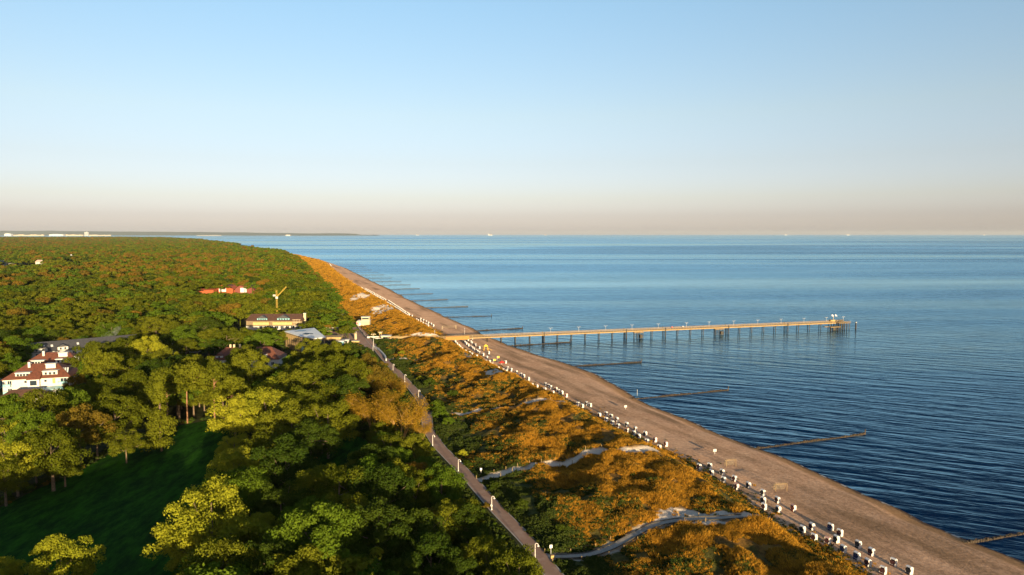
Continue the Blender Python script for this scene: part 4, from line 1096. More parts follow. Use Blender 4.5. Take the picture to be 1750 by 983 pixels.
# small orange-vested person / people on the pier
def person(x, y, z, rz, shirt, trousers, lab, h=1.74, walk=0.25, hair=(0.05,0.03,0.02)):
    me = bpy.data.meshes.new('person')
    k = h / 1.74; w2 = walk
    V = [(0,0,.95),(0,0,1.15),(0,0,1.38),(0,0,1.50),(0,0.01,1.62),(0,0,1.72),
         (.10,0,.90),(.11,w2*.5,.50),(.11,w2*.6-.05,.08),(.11,w2*.6+.10,.04),
         (-.10,0,.90),(-.11,-w2*.4,.50),(-.11,-w2*1.1,.10),(-.11,-w2*1.1+.14,.04),
         (.19,0,1.40),(.25,-.05,1.14),(.26,.03,.90),(.26,.05,.80),(-.19,0,1.40),(-.25,.05,1.14),(-.26,.12,.90),(-.26,.14,.80)]
    E = [(0,1),(1,2),(2,3),(3,4),(4,5),(0,6),(6,7),(7,8),(8,9),(0,10),(10,11),(11,12),(12,13),(2,14),(14,15),(15,16),(16,17),(2,18),(18,19),(19,20),(20,21)]
    Rr = [.14,.12,.14,.06,.10,.08,.09,.065,.045,.04,.09,.065,.045,.04,.065,.045,.035,.03,.065,.045,.035,.03]
    me.from_pydata([(a*k,b*k,c*k) for a,b,c in V], E, []); 
    o = link('person', me, None, (x,y,z), rz); tag(o, lab, 'person')
    m_ = o.modifiers.new('Skin','SKIN'); sk = me.skin_vertices[0] if me.skin_vertices else None
    if not me.skin_vertices:
        bpy.context.view_layer.objects.active = o
        import bmesh
        bm = bmesh.new(); bm.from_mesh(me); lay = bm.verts.layers.skin.verify()
        for v in bm.verts: v[lay].radius = (Rr[v.index]*k,)*2; v[lay].use_root = (v.index == 0)
        bm.to_mesh(me); bm.free()
    o.modifiers.new('Sub','SUBSURF').levels = 1
    mt, t_, p_ = newmat('person_surface'); g = node(t_, 'ShaderNodeTexCoord'); sp = node(t_, 'ShaderNodeSeparateXYZ'); t_.links.new(g.outputs['Object'], sp.inputs[0])
    zz_ = sp.outputs[2]; st = lambda v: math_(t_, 'GREATER_THAN', zz_, v*k)
    c = mix(t_, st(.93), trousers, shirt); c = mix(t_, st(1.47), c, (0.45,0.25,0.17)); c = mix(t_, st(1.66), c, hair); t_.links.new(c, p_.inputs['Base Color'])
    me.materials.append(mt); return o
for px, n, sh_, tr_, lab in [(1148.5, 0.3, (0.6,0.04,0.03), (0.03,0.03,0.05), 'person in a red top walking on the middle of the pier'),
                             (1167, 0.6, (0.6,0.55,0.5), (0.03,0.04,0.08), 'person in a pale top walking on the pier, left of the sixth lamp'),
                             (1431, -0.5, (0.03,0.03,0.04), (0.02,0.02,0.03), 'person in dark clothes standing on the pier head near the benches')]:
    x, y = onpier(px, n); person(x, y, DECK, rnd.uniform(0, 6), sh_, tr_, lab)

# ------------------------------------------------------------------ groynes
def groyne(pts, lab, z=0.9, big=False, i=0):
    a = at(*pts[0], 0.3); b = at(*pts[1], 0.3)
    d = Vector((b[0]-a[0], b[1]-a[1])); L = d.length; d.normalize()
    a = (a[0]-d.x*5, a[1]-d.y*5); L += 5
    t = thing('groyne', lab, 'groyne', (a[0], a[1], 0), 0, 'timber groynes along the beach')
    r2 = random.Random(i); sp = 0.5 if big else max(0.5, a[1]/900.0); n = int(L/sp)
    mb = MB(); nn = Vector((-d.y, d.x))
    for k in range(n):
        s = k*sp + r2.uniform(-.05,.05); hh = (0.45 if big else 0.75) + 0.15*math.sin(k*0.13+i) + r2.uniform(-.12,.18)
        q = r2.uniform(-.08,.08)
        rr = 0.2 if big else 0.42
        for row in ((-0.22, 0.22) if big else (0,)):
            x_ = d.x*s + nn.x*(q+row); y_ = d.y*s + nn.y*(q+row)
            mb.tube((x_, y_, -1.2), (x_+r2.uniform(-.04,.04), y_, hh+r2.uniform(-.1,.1)), rr, rr*0.85, n=5 if big else 4)
    part('pile_row', mb, M['groyne'] if big else M['pile'], t)
    if big:
        mb = MB()
        x_ = d.x*(L-0.4); y_ = d.y*(L-0.4)
        mb.tube((x_,y_,-1.2),(x_,y_,1.9),0.22,0.2,n=7); part('end_post', mb, M['groyne'], t)
    return t
GR = [((1655,927),(1870,889)),((1292,766),(1480,741)),((1090,681),(1246,666)),((972,626),(1097,618.5)),((868,591),(975,584.5)),((815,565),(894,560.8)),((763,542),(841,539.8)),
      ((730,526),(801,524)),((704,514.3),(767,512)),((684,503.5),(741,502)),((667,494.5),(719,493)),((651,487.5),(703,486.3)),((637,481.5),(688,480.5)),((625,475.8),(671,475)),
      ((614,470.2),(658,469.6)),((605,466),(647,465.5)),((597,462),(636,461.8)),((590,458.6),(628,458.4)),((584,455.7),(627,455.5)),((577,452.6),(622,452.4)),((571,450),(615,449.4))]
GL = ['groyne of brown piles cut by the right edge of the photo', 'groyne of brown piles beyond the beach goals, longest in view', 'groyne of brown piles below the middle of the pier', 'straight groyne just in front of the pier',
      'low groyne crossing under the pier', 'very dark groyne just behind the pier', 'thin groyne, first full one beyond the dark groyne']
OR_ = ['second','third','fourth','fifth','sixth','seventh','eighth','ninth','tenth','eleventh','twelfth','thirteenth','fourteenth','fifteenth']
for i, g in enumerate(GR):
    lab = GL[i] if i < 7 else ('%s thin groyne beyond the dark groyne behind the pier' % OR_[i-7] if i < 20 else 'farthest thin groyne near the headland')
    groyne(g, lab, big=(i < 7), i=i)
x, y = at(1089, 676, 0)
t = thing('marker_pole', 'thin white marker pole in the water at the groyne base', 'pole', (x, y, -0.5), 0)
mb = MB(); mb.tube((0,0,0),(0,0,2.8),0.07,n=6); part('shaft', mb, M['white'], t); mb = MB(); mb.tube((0,0,2.803),(0,0,3.1),0.16,0.05,n=8); part('cap', mb, M['white'], t)

# ------------------------------------------------------------------ beach things
def goal(px, py, rz, wd, lab):
    x, y = at(px, py, 1.5); t = thing('beach_goal', lab, 'goal', (x, y, float(beach_z(np.array(x), np.array(y)))), rz, 'beach football goals')
    mb = MB(); mb.tube((-wd/2,0,0),(-wd/2,0,2),0.07); mb.tube((wd/2,0,0),(wd/2,0,2),0.07); mb.tube((-wd/2-0.07,0,2.0),(wd/2+0.07,0,2.0),0.07)
    mb.tube((-wd/2,0,2),(-wd/2,0.9,2),0.04); mb.tube((wd/2,0,2),(wd/2,0.9,2),0.04); mb.tube((-wd/2,0.9,2),(-wd/2,1.4,0),0.04); mb.tube((wd/2,0.9,2),(wd/2,1.4,0),0.04)
    part('frame', mb, M['wood_lt'], t)
    mb = MB()
    for i in range(13): q = -wd/2+wd*i/12; mb.tube((q,0.9,1.98),(q,1.4,0.05),0.012,n=3)
    for i in range(8): f = i/7; mb.tube((-wd/2,0.9+0.5*f,1.98-1.93*f),(wd/2,0.9+0.5*f,1.98-1.93*f),0.012,n=3)
    part('net', mb, M['net'], t)
goal(1249.5, 797.5, 0.10, 2.9, 'wooden-framed beach goal, farther and smaller of the two'); goal(1335, 839.5, 0.06, 3.1, 'wooden-framed beach goal with yellowish net, nearer of the two')
def signbin(px, py, lab):
    x, y = at(px, py, 1.6); z = float(beach_z(np.array(x), np.array(y))); t = thing('beach_sign', lab, 'sign', (x, y, z), 0.2)
    mb = MB(); mb.tube((0,0,0),(0,0,1.1),0.06); part('post', mb, M['metal'], t)
    mb = MB(); mb.box(-0.55,-0.09,0.75,0.55,-0.063,1.5); mb.box(-0.4,-0.06,1.5,0.4,0.4,1.55); part('panel', mb, M['white'], t)
signbin(1069, 699, 'small white sign on a post in the sand, farther one'); signbin(1221.5, 775, 'small white sign on a post in the sand near the farther goal')
# volleyball net
xa, ya = at(755.7, 563, 1.7); xb, yb = at(779.2, 562, 1.7)
t = thing('volleyball_net', 'volleyball net with yellow tapes on the sand behind the pier', 'volleyball net', (xa, ya, 1.7), 0)
dx, dy = xb-xa, yb-ya
for q in (0, 1): mb = MB(); mb.tube((dx*q,dy*q,0),(dx*q,dy*q,2.5),0.16,n=6); part('post', mb, M['cream'], t)
mb = MB()
for z in (1.5, 2.4):
    for k in range(6):
        f0, f1 = k/6, (k+1)/6; sg = lambda f: z-0.25*math.sin(math.pi*f); mb.tube((dx*f0,dy*f0,sg(f0)),(dx*f1,dy*f1,sg(f1)),0.04,n=4)
for k in range(1,24): f = k/24; mb.tube((dx*f,dy*f,1.5-0.25*math.sin(math.pi*f)),(dx*f,dy*f,2.4-0.25*math.sin(math.pi*f)),0.010,n=3)
part('net', mb, M['cream'], t)

# beach baskets
def basket_proto(fab, hood):
    t = thing('beach_basket', 'x', 'beach basket', group='hooded beach baskets on the sand')
    W_ = 0.54
    prof = [(.40,.10),(.44,.62),(.47,1.15),(.42,1.48),(.24,1.68),(-.05,1.76),(-.30,1.70),(-.44,1.56)]
    # wicker side cheeks with lower base
    mb = MB()
    for s in (-1, 1):
        a, b = s*W_, s*(W_-0.06); lo, hi = min(a,b), max(a,b)
        side = prof + [(-.34,1.25),(-.20,1.0),(-.30,.72),(-.50,.66),(-.50,.10)]
        n = len(side)
        mb.add([(lo,y,z) for y,z in side]+[(hi,y,z) for y,z in side], [tuple(range(n)), tuple(range(n,2*n))[::-1]]+[(i,i+n,(i+1)%n+n,(i+1)%n) for i in range(n)])
    mb.box(-W_+.061,-.46,.10,W_-.061,-.02,.46)
    p1 = part('wicker_body', mb, M['wicker'], t)
    mb = MB(); V = []; n = len(prof)
    inn = [(y*0.86, z-0.055 if z > 1.3 else z) for y, z in prof]
    V = [(-W_-.01,y,z) for y,z in prof]+[(W_+.01,y,z) for y,z in prof]+[(-W_-.01,y,z) for y,z in inn]+[(W_+.01,y,z) for y,z in inn]
    F = [(i,i+1,n+i+1,n+i) for i in range(n-1)]+[(2*n+i,3*n+i,3*n+i+1,2*n+i+1) for i in range(n-1)]+[(n-1,3*n-1,4*n-1,2*n-1),(0,n,3*n,2*n)]
    F += [(i,2*n+i,2*n+i+1,i+1) for i in range(n-1)]+[(n+i,n+i+1,3*n+i+1,3*n+i) for i in range(n-1)]
    mb.add(V,F); p2 = part('hood', mb, hood, t)
    mb = MB(); mb.add([(-W_+.07,.10,.52),(W_-.07,.10,.52),(W_-.07,.26,1.36),(-W_+.07,.26,1.36)],[(0,1,2,3)]); mb.box(-W_+.07,-.42,.463,W_-.07,.12,.56); p3 = part('seat_cushion', mb, fab, t)
    mb = MB(); mb.box(-W_+.1,-.56,.12,W_-.1,-.505,.44); p4 = part('footrest', mb, fab, t)
    mb = MB(); mb.box(-W_+.02,-.47,.60,W_-.02,-.45,1.30)
    p5 = part('front_grille', mb, fab, t)
    mb = MB()
    for s in (-1,1): mb.box(s*(W_+.02)-.02,-.2,.62,s*(W_+.02)+.02,.12,.95)
    p6 = part('side_table', mb, M['metal'], t)
    reg(t, p1, p2, p3, p4, p5, p6); return t
STY = {'black': (M['f_black'], M['canvas'], 'black front'), 'navy': (M['f_blue'], M['canvas'], 'navy front'), 'maroon': (M['f_maroon'], M['canvas'], 'maroon front'),
       'orange': (M['f_orange'], M['pink'], 'orange front, pink hood'), 'pink': (M['f_maroon'], M['pink'], 'maroon front, pink hood')}
PROTO = {}; USED = set()
def basket(px, py, sty, label, group='hooded beach baskets on the sand', rz=None):
    if sty not in PROTO: PROTO[sty] = basket_proto(STY[sty][0], STY[sty][1])
    o = PROTO[sty] if sty not in USED else copy_tree(PROTO[sty]); USED.add(sty)
    x, y = at(px, py, 1.75); x2, y2 = x, y
    z = float(beach_z(np.array(x), np.array(y))); x, y = at(px, py, z)
    o.location = (x, y + 0.25, z - 0.06); o.rotation_euler = (0, 0, (-1.14 + rnd.uniform(-0.16, 0.16)) if rz is None else rz)
    o['label'] = label; o['group'] = group
    return o
NEAR = [(1555,982,'black'),(1528,968,'maroon'),(1510,982,'maroon'),(1484,969,'maroon'),(1490,950,'maroon'),(1465,957,'navy'),(1467.5,937,'black'),(1442,945,'navy'),(1436,917,'maroon'),(1430,928,'black'),
 (1415,931,'pink'),(1420,907,'navy'),(1392,925,'maroon'),(1388,906,'maroon'),(1372,911,'black'),(1356.5,874,'orange'),(1330.6,876.4,'black'),(1329,860,'maroon'),(1306,871.6,'maroon'),(1304.6,860.5,'black'),
 (1304,847.6,'black'),(1279.4,834.5,'black'),(1259,837,'pink'),(1255.4,823,'maroon'),(1236.6,825,'black'),(1234.5,812,'black'),(1216,813,'maroon'),(1213,801,'black'),(1195,802.3,'maroon'),
 (1138.2,763.4,'orange'),(1126.8,769,'maroon'),(1120,755.8,'orange'),(1105.8,758.6,'navy'),(1102.8,745.5,'black'),(1091.8,749.6,'maroon'),(1083.6,744.8,'black'),(1086,737.3,'maroon'),(1072.3,740,'pink'),(1071,729.3,'black'),
 (1056.5,731.8,'maroon'),(1054.5,720.8,'maroon'),(1046.8,726.6,'navy'),(1044.4,715.3,'black'),(1036,721,'navy'),(1036,711,'maroon'),(1024.5,713,'maroon'),(1008.7,696,'black'),(1002.6,693.3,'black'),(995.4,697.5,'maroon'),(988,694,'navy'),
 (967.8,679.2,'orange'),(960.6,674,'black'),(954.9,671.5,'maroon'),(950.3,667.9,'orange'),(945.1,674,'orange'),(941.5,664.8,'navy'),(937.4,662.7,'maroon'),(931.3,668.9,'navy'),(932.3,660.2,'black'),(917.9,663.3,'pink'),(909.7,661.2,'maroon'),
 (903.5,650.4,'maroon'),(895.3,645.3,'black'),(890.6,643.2,'black'),(883.4,647.3,'black'),(882.9,639,'black'),(875.7,643.2,'navy'),(874,634.8,'black'),(867.7,631.9,'navy'),(865.4,637.5,'black'),(860.3,635.5,'navy'),(852,632.4,'maroon'),
 (846.2,628.4,'black'),(840.5,625.3,'black'),(836.9,620.7,'maroon'),(830.2,620.7,'black'),(864,621.5,'maroon')]
NB = [(832.3,613.5),(825.6,608.3),(818.9,605.3),(816,603),(813.8,601.7),(809.7,599),(807,597),(804.5,595.5),(800.4,592),(797,589),(794.5,587),(792.5,585.5),(791,583.5),(814.8,611.4),(806.6,607.8),(802.5,605.3),(795.8,602.7),
 (789.6,598.6),(786.5,595.5),(784.5,593),(781,590),(778.5,588),(777.8,585.7),(774.5,584),(772,582.3),(835.4,605.3),(819.4,596.5),(812.7,591.9),(806.5,588.5),(805,586.5),(799.9,582.6)]
NEAR.sort(key=lambda q: -q[1])
# rows: rank along the beach inside its colour
cnt = {}; tot = {}
for q in NEAR: tot[q[2]] = tot.get(q[2], 0) + 1
ORD = ['nearest','second nearest','third nearest','fourth nearest','fifth nearest','sixth nearest','seventh nearest','eighth nearest','ninth nearest','tenth nearest','eleventh nearest','twelfth nearest','thirteenth nearest','fourteenth nearest','fifteenth nearest','sixteenth nearest','seventeenth nearest','eighteenth nearest','nineteenth nearest','twentieth nearest','twenty-first nearest','twenty-second nearest','twenty-third nearest','twenty-fourth nearest','twenty-fifth nearest','twenty-sixth nearest','twenty-seventh nearest','twenty-eighth nearest','twenty-ninth nearest','thirtieth nearest','thirty-first nearest','thirty-second nearest','thirty-third nearest','thirty-fourth nearest','thirty-fifth nearest']
def where(px, py):
    if py > 900: return 'at the bottom edge of the beach'
    if py > 795: return 'landward of the two goals'
    if py > 690: return 'between the goals and the pier'
    return 'in the cluster before the pier'
wc = {}
for (px, py, sty) in NEAR:
    wh = where(px, py); k = (sty, wh); n = wc.get(k, 0); wc[k] = n + 1
    basket(px, py, sty, 'beach basket with %s, %s such %s' % (STY[sty][2], ORD[n], wh))
for i, (px, py) in enumerate(NB):
    row = 'middle row' if i < 13 else ('landward row' if i < 25 else 'seaward row')
    k = i if i < 13 else (i-13 if i < 25 else i-25)
    basket(px, py, 'black', 'white beach basket in the %s beside the pier, %s' % (row, ORD[k] + ' in its row'))
FAR = [(704.3,541.4,'orange','pinkish beach basket standing alone beyond the pier')]
for i, (px, py) in enumerate([(740.8,558),(737,555.5),(732.6,553.5),(728.5,551.4),(723.8,548.9),(719,546.8)]): FAR.append((px,py,'navy','white beach basket beyond the pier, %s in the seaward row' % ORD[i]))
for i, (px, py) in enumerate([(732,558.6),(729.5,557.3),(727.4,556),(723,553.7),(719,551.4),(715,549.7),(712,548)]): FAR.append((px,py,'black','white beach basket beyond the pier, %s in the landward row' % ORD[i]))
for px, py, sty, lab in FAR: basket(px, py, sty, lab, 'beach baskets just beyond the pier')
def farline(a, b, n, lab):
    A_ = at(*a, 1.75); B_ = at(*b, 1.75)
    for i in range(n):
        q = i / (n - 1); x = A_[0]+(B_[0]-A_[0])*q + rnd.uniform(-.3,.3); y = A_[1]+(B_[1]-A_[1])*q + rnd.uniform(-.4,.4)
        p_ = proj(x, y, 1.75); basket(p_[0], p_[1], rnd.choice(['black','navy','maroon']), lab, lab)
farline((697,540.5),(662,518.5), 22, 'white beach basket in the dense landward line beyond the pier')
farline((700,539.5),(664,515.5), 20, 'white beach basket in the dense seaward line beyond the pier')
farline((655,514.5),(617,492.5), 26, 'tiny white beach basket in the far landward line')
farline((659,513.5),(624,494.5), 22, 'tiny white beach basket in the far seaward line')
farline((611,490.5),(597,481.5), 11, 'tiny white beach basket on the far stretch by the dune edge')
farline((595,480),(575,467), 14, 'tiny dark-looking beach basket in the farthest straight line')
farline((566,460),(563.5,456), 6, 'tiny white beach basket in the clump at the far end of the beach')
farline((566,455),(563.5,451.5), 5, 'tiny white beach basket in the upper clump at the far end of the beach')
print('baskets', sum(1 for o in bpy.data.objects if o.name.startswith('beach_basket')))
# play frames and a red tent among the baskets
x, y = at(830, 599, 1.6)
t = thing('play_frame', 'yellow wooden play frame with slide among the beach baskets', 'play frame', (x, y, 1.5), 0.3)
mb = MB(); [mb.tube((a,b,0),(a*.7,b*.7,3.2),0.12,n=5) for a in (-1.3,1.3) for b in (-.9,.9)]; part('frame', mb, M['yellow'], t)
mb = MB(); mb.box(-1.1,-.8,1.5,1.1,.8,1.7); part('platform', mb, M['wood_lt'], t)
mb = MB(); mb.add([(1.1,-.5,1.7),(1.1,.5,1.7),(3.6,.5,.1),(3.6,-.5,.1),(1.1,-.5,1.6),(1.1,.5,1.6),(3.6,.5,0),(3.6,-.5,0)],[(0,3,2,1),(4,5,6,7),(0,4,7,3),(1,2,6,5)]); part('slide', mb, M['yellow'], t)
mb = MB(); mb.add([(-1.3,-1,2.6),(1.3,-1,2.6),(1.3,1,2.6),(-1.3,1,2.6),(0,0,3.8)],[(0,1,4),(1,2,4),(2,3,4),(3,0,4),(3,2,1,0)]); part('roof', mb, M['yellow'], t)
for px, py, mt, lab in [(849.5, 616.5, M['yellow'], 'yellow flag on a pole behind the red sunshade'), (843, 621.5, M['yellow'], 'yellow flag on a low pole left of the red sunshade')]:
    x, y = at(px, py, 1.6); t = thing('flag', lab, 'flag', (x, y, 1.5), 0.2)
    mb = MB(); mb.tube((0,0,0),(0,0,2.6),0.06); part('pole', mb, M['metal'], t)
    mb = MB(); mb.add([(0.05,0,1.5),(.7,-.12,1.55),(1.3,0.08,1.5),(1.3,0.08,2.5),(.7,-.12,2.55),(.05,0,2.5),(0.05,0.04,1.5),(.7,-.08,1.55),(1.3,0.12,1.5),(1.3,0.12,2.5),(.7,-.08,2.55),(.05,0.04,2.5)],[(0,1,4,5),(1,2,3,4),(11,10,7,6),(10,9,8,7)]); part('cloth', mb, mt, t)
x, y = at(857.5, 624.5, 1.6)
t = thing('sunshade', 'red peaked sunshade among the beach baskets', 'sunshade', (x, y, 1.5), 0.2)
mb = MB(); mb.tube((0,0,0),(0,0,2.4),0.06); part('pole', mb, M['metal'], t)
mb = MB(); n = 8; mb.add([(1.9*math.cos(i*math.pi/4),1.9*math.sin(i*math.pi/4),1.6) for i in range(8)]+[(0,0,2.6)], [(i,(i+1)%8,8) for i in range(8)]); part('canopy', mb, M['red'], t)

# ------------------------------------------------------------------ promenade lamps, signs, posts
def plamp_proto():
    t = thing('street_lamp', 'x', 'street lamp', group='hooked lamps along the promenade')
    mb = MB(); mb.tube((0,0,0),(0,0,3.15),0.10,0.07,n=8)
    pts = [(0.32-0.32*math.cos(a), 0, 3.15+0.32*math.sin(a)) for a in np.linspace(0, math.pi*0.95, 8)]
    mb.path(pts, [0.075]*8, n=6); p1 = part('pole', mb, M['lampwhite'], t)
    mb = MB(); mb.tube((0.64,0,3.18),(0.64,0,2.9),0.10,0.26,n=10); p2 = part('lamp_head', mb, M['lampwhite'], t)
    mb = MB(); mb.tube((0,0,0),(0,0,0.35),0.16,0.14,n=8); p3 = part('base', mb, M['metal'], t)
    reg(t, p1, p2, p3); return t
lpz = plamp_proto()
PL = [(914.5,956.5,'white hooked lamp beside the promenade near the bottom edge, nearest one'),(840.4,872,'second white hooked lamp from the bottom edge, with a round sign on its pole'),(783.3,806,'white hooked lamp opposite the start of the long sandy path'),
      (739.5,762,'white hooked lamp on the straight promenade just below the bend'),(710.8,717.5,'white hooked lamp left of the promenade bend, beside the golden willows'),(715.3,681,'white hooked lamp just above the promenade bend'),
      (691.8,653,'white hooked lamp second above the promenade bend'),(671.8,634.5,'white hooked lamp next below the low white wall'),(637.5,601,'white hooked lamp at the upper end of the low white wall')]
for i, (px, py, lab) in enumerate(PL):
    o = lpz if i == 0 else copy_tree(lpz)
    x, y = at(px, py, 4.0); o.location = (x, y, 4.0); o.rotation_euler = (0,0,-0.3); o['label'] = lab
    if i == 1: mb = MB(); mb.tube((0,-.12,1.2),(0,-.16,1.2),0.3,n=14); part('round_sign', mb, M['white'], o)
x, y = at(638.4, 594, 4.05)
t = thing('mast_light', 'tall white mast with a cluster of lamps at the plaza corner', 'lamp mast', (x, y, 4.05), 0)
mb = MB(); mb.tube((0,0,0),(0,0,8.2),0.12,0.07,n=8); part('pole', mb, M['lampwhite'], t)
for k in range(5):
    a = k*2*math.pi/5; mb = MB(); mb.tube((0,0,7.0),(1.2*math.cos(a),1.2*math.sin(a),7.8),0.06,n=5); mb.tube((1.2*math.cos(a),1.2*math.sin(a),7.6),(1.2*math.cos(a),1.2*math.sin(a),8.0),0.3,0.15,n=8); part('lamp', mb, M['cream'], t)
# things by the boardwalk
x, y = at(941.5, 947, 4.0)
t = thing('path_sign', 'grey path sign on a post where the boardwalk meets the promenade', 'sign', (x, y, 4.0), 0.2)
mb = MB(); mb.tube((0,0,0),(0,0,2.0),0.05); part('post', mb, M['metal'], t); mb = MB(); mb.box(-.3,-.08,1.3,.3,-.052,2.0); part('panel', mb, M['metal'], t)
x, y = at(943.5, 955, 4.0)
t = thing('litter_bin', 'orange litter bin beside the boardwalk entrance', 'litter bin', (x, y, 4.0), 0.2)
mb = MB(); mb.box(-.32,-.28,0,.32,.28,.75); part('body', mb, M['yellow_wall'], t); mb = MB(); mb.box(-.36,-.32,.753,.36,.32,.83); part('lid', mb, M['wood_lt'], t)
x, y = at(822, 811, 4.2)
t = thing('path_sign', 'thin grey sign post at the start of the upper sandy path', 'sign', (x, y, 4.0), 0.2)
mb = MB(); mb.tube((0,0,0),(0,0,2.0),0.06); part('post', mb, M['metal'], t); mb = MB(); mb.box(-.25,-.08,1.4,.25,-.062,2.0); part('panel', mb, M['metal'], t)
def densify(P, st=1.0):
    out = []
    for a, b in zip(P[:-1], P[1:]):
        n = max(1, int(math.hypot(b[0]-a[0], b[1]-a[1])/st)); out += [lerp(a,b,k/n) for k in range(n)]
    return out + [P[-1]]
def offs(P, o_):
    out = []
    for i, p in enumerate(P):
        a = P[max(0,i-1)]; b = P[min(len(P)-1,i+1)]; d = Vector((b[0]-a[0],b[1]-a[1])).normalized(); out.append((p[0]-d.y*o_, p[1]+d.x*o_))
    return out
def smooth(v, k=5):
    v = np.asarray(v, float); vp = np.pad(v, k, mode='edge'); return np.convolve(vp, np.ones(2*k+1)/(2*k+1), 'same')[k:-k]
# boardwalk with dark side rails on the first path; rope-and-post fences on the others
P = densify(PATHS[0]); P = list(zip(smooth([p[0] for p in P], 4), smooth([p[1] for p in P], 4)))
zz = smooth([float(dune_top(a, b)) for a, b in P], 4)
t = thing('boardwalk', 'grey plank boardwalk with dark side rails crossing the near dunes', 'boardwalk', (P[0][0], P[0][1], 0), 0)
mb = MB(); ml = MB(); ox, oy = P[0]
L1 = offs(P, 0.85); R1 = offs(P, -0.85)
for i in range(len(P)-1):
    z0, z1 = zz[i]+0.06, zz[i+1]+0.06
    mb.add([(L1[i][0]-ox,L1[i][1]-oy,z0),(R1[i][0]-ox,R1[i][1]-oy,z0),(R1[i+1][0]-ox,R1[i+1][1]-oy,z1),(L1[i+1][0]-ox,L1[i+1][1]-oy,z1)],[(0,1,2,3)])
    for S in (offs(P[i:i+2], 0.95), offs(P[i:i+2], -0.95)):
        ml.tube((S[0][0]-ox,S[0][1]-oy,z0+.05),(S[1][0]-ox,S[1][1]-oy,z1+.05),0.13,n=4)
part('planks', mb, simple('grey_planks',(0.24,0.21,0.18),0.85,0.2,2.0), t); part('side_rail', ml, M['pile'], t)
def post_fence(P, o_, lab, every=4.0, hh=0.9):
    Q = offs(densify(P, every), o_); ox, oy = Q[0]
    t = thing('post_fence', lab, 'post fence', (ox, oy, 0), 0)
    prev = None; wr = MB()
    for k, (a, b) in enumerate(Q):
        z = float(dune_top(a, b)); mb = MB(); mb.tube((a-ox,b-oy,z-.2),(a-ox,b-oy,z+hh),0.09,0.08,n=5); part('post', mb, M['wood_lt'], t)
        if prev: wr.tube(prev, (a-ox,b-oy,z+hh-.1), 0.012, n=3)
        prev = (a-ox,b-oy,z+hh-.1)
    part('wire', wr, M['pile'], t)
post_fence(PATHS[0][:6], 2.2, 'post and wire fence on the far side of the boardwalk')
post_fence(PATHS[0][:6], -2.0, 'post and wire fence on the near side of the boardwalk')
post_fence(PATHS[1][:6], 1.6, 'post and wire fence on the far side of the upper sandy path')
post_fence(PATHS[1][:6], -1.5, 'post and wire fence on the near side of the upper sandy path')
post_fence(PATHS[2], 1.3, 'post and wire fence along the narrow third dune path')
post_fence(PATHS[3], 1.2, 'post and wire fence along the farthest dune path below the pier approach')

# ------------------------------------------------------------------ vegetation meshes
def leaf_quads(P, Nn, size, g, aspect=0.6):
    """one leafy spray (quad) per point"""
    n = len(P)
    up = g.normal(size=(n, 3)); T = np.cross(Nn, up); T /= np.linalg.norm(T, axis=1)[:, None] + 1e-9
    B = np.cross(Nn, T)
    s = size * g.uniform(0.6, 1.3, n)[:, None]
    a = T * s * 0.5; b = B * s * 0.5 * aspect
    tip = Nn * s * 0.12
    V = np.stack([P - a, P - b + tip, P + a, P + b + tip], 1).reshape(-1, 3)
    F = np.arange(n * 4).reshape(n, 4)
    return V, F
def crown_arrays(seed, R_, Hc, zc, nb, nl, ls, shape='round', jit=0.55):
    g = np.random.default_rng(seed); C_ = []; RR = []
    k = 0
    while k < nb:
        v = g.normal(size=3); v /= np.linalg.norm(v)
        if shape == 'round':
            if v[2] < -0.55: continue
            r = g.uniform(0.55, 1.08)
            lob = 1 + 0.20 * math.sin(3 * math.atan2(v[1], v[0]) + seed) + 0.13 * math.sin(5 * math.atan2(v[1], v[0]) + 2 * seed)
            c = np.array([v[0] * R_ * r * lob, v[1] * R_ * r * lob, zc + v[2] * Hc * r]); rr = g.uniform(0.20, 0.36) * R_ * (1.35 - 0.55 * r)
        elif shape == 'pine':
            a = g.uniform(0, 2 * math.pi); q = math.sqrt(g.uniform()) * 0.9
            c = np.array([math.cos(a) * q * R_, math.sin(a) * q * R_, zc + (1 - q * q) * Hc * 0.7 + g.uniform(-0.5, 0.3) * Hc]); rr = g.uniform(0.22, 0.36) * R_
        elif shape == 'cone':
            q = g.uniform(0, 1) ** 0.8; a = g.uniform(0, 2 * math.pi); rad = (1 - q) * R_ * g.uniform(0.5, 0.95)
            c = np.array([math.cos(a) * rad, math.sin(a) * rad, zc - Hc + q * 2 * Hc]); rr = (0.22 + 0.22 * (1 - q)) * R_
        elif shape == 'dome':
            if v[2] < 0: continue
            r = g.uniform(0.4, 0.9); c = np.array([v[0] * R_ * r, v[1] * R_ * r, zc + v[2] * Hc * r]); rr = g.uniform(0.22, 0.38) * R_
        C_.append(c); RR.append(rr); k += 1
    C_ = np.array(C_); RR = np.array(RR)
    i = np.repeat(np.arange(nb), nl); n = len(i)
    d = g.normal(size=(n, 3)); d /= np.linalg.norm(d, axis=1)[:, None]
    d[:, 2] = np.where(d[:, 2] < -0.35, -d[:, 2], d[:, 2])
    P = C_[i] + d * RR[i][:, None] * g.uniform(0.55, 1.12, n)[:, None] * np.array([1, 1, 0.8])
    Nn = d + g.normal(size=(n, 3)) * jit; Nn /= np.linalg.norm(Nn, axis=1)[:, None]
    V, F = leaf_quads(P, Nn, ls, g)
    var = np.clip(g.uniform(0, 1, n) * 0.6 + g.uniform(0, 1, nb)[i] * 0.4, 0, 1)
    return V, F, var, C_
def crown_mesh(name, mat, *a, **k):
    V, F, var, C_ = crown_arrays(*a, **k)
    me = arr_mesh(name, V, F, [mat], {'leafvar': ('FACE', 'FLOAT', var)})
    return me, C_
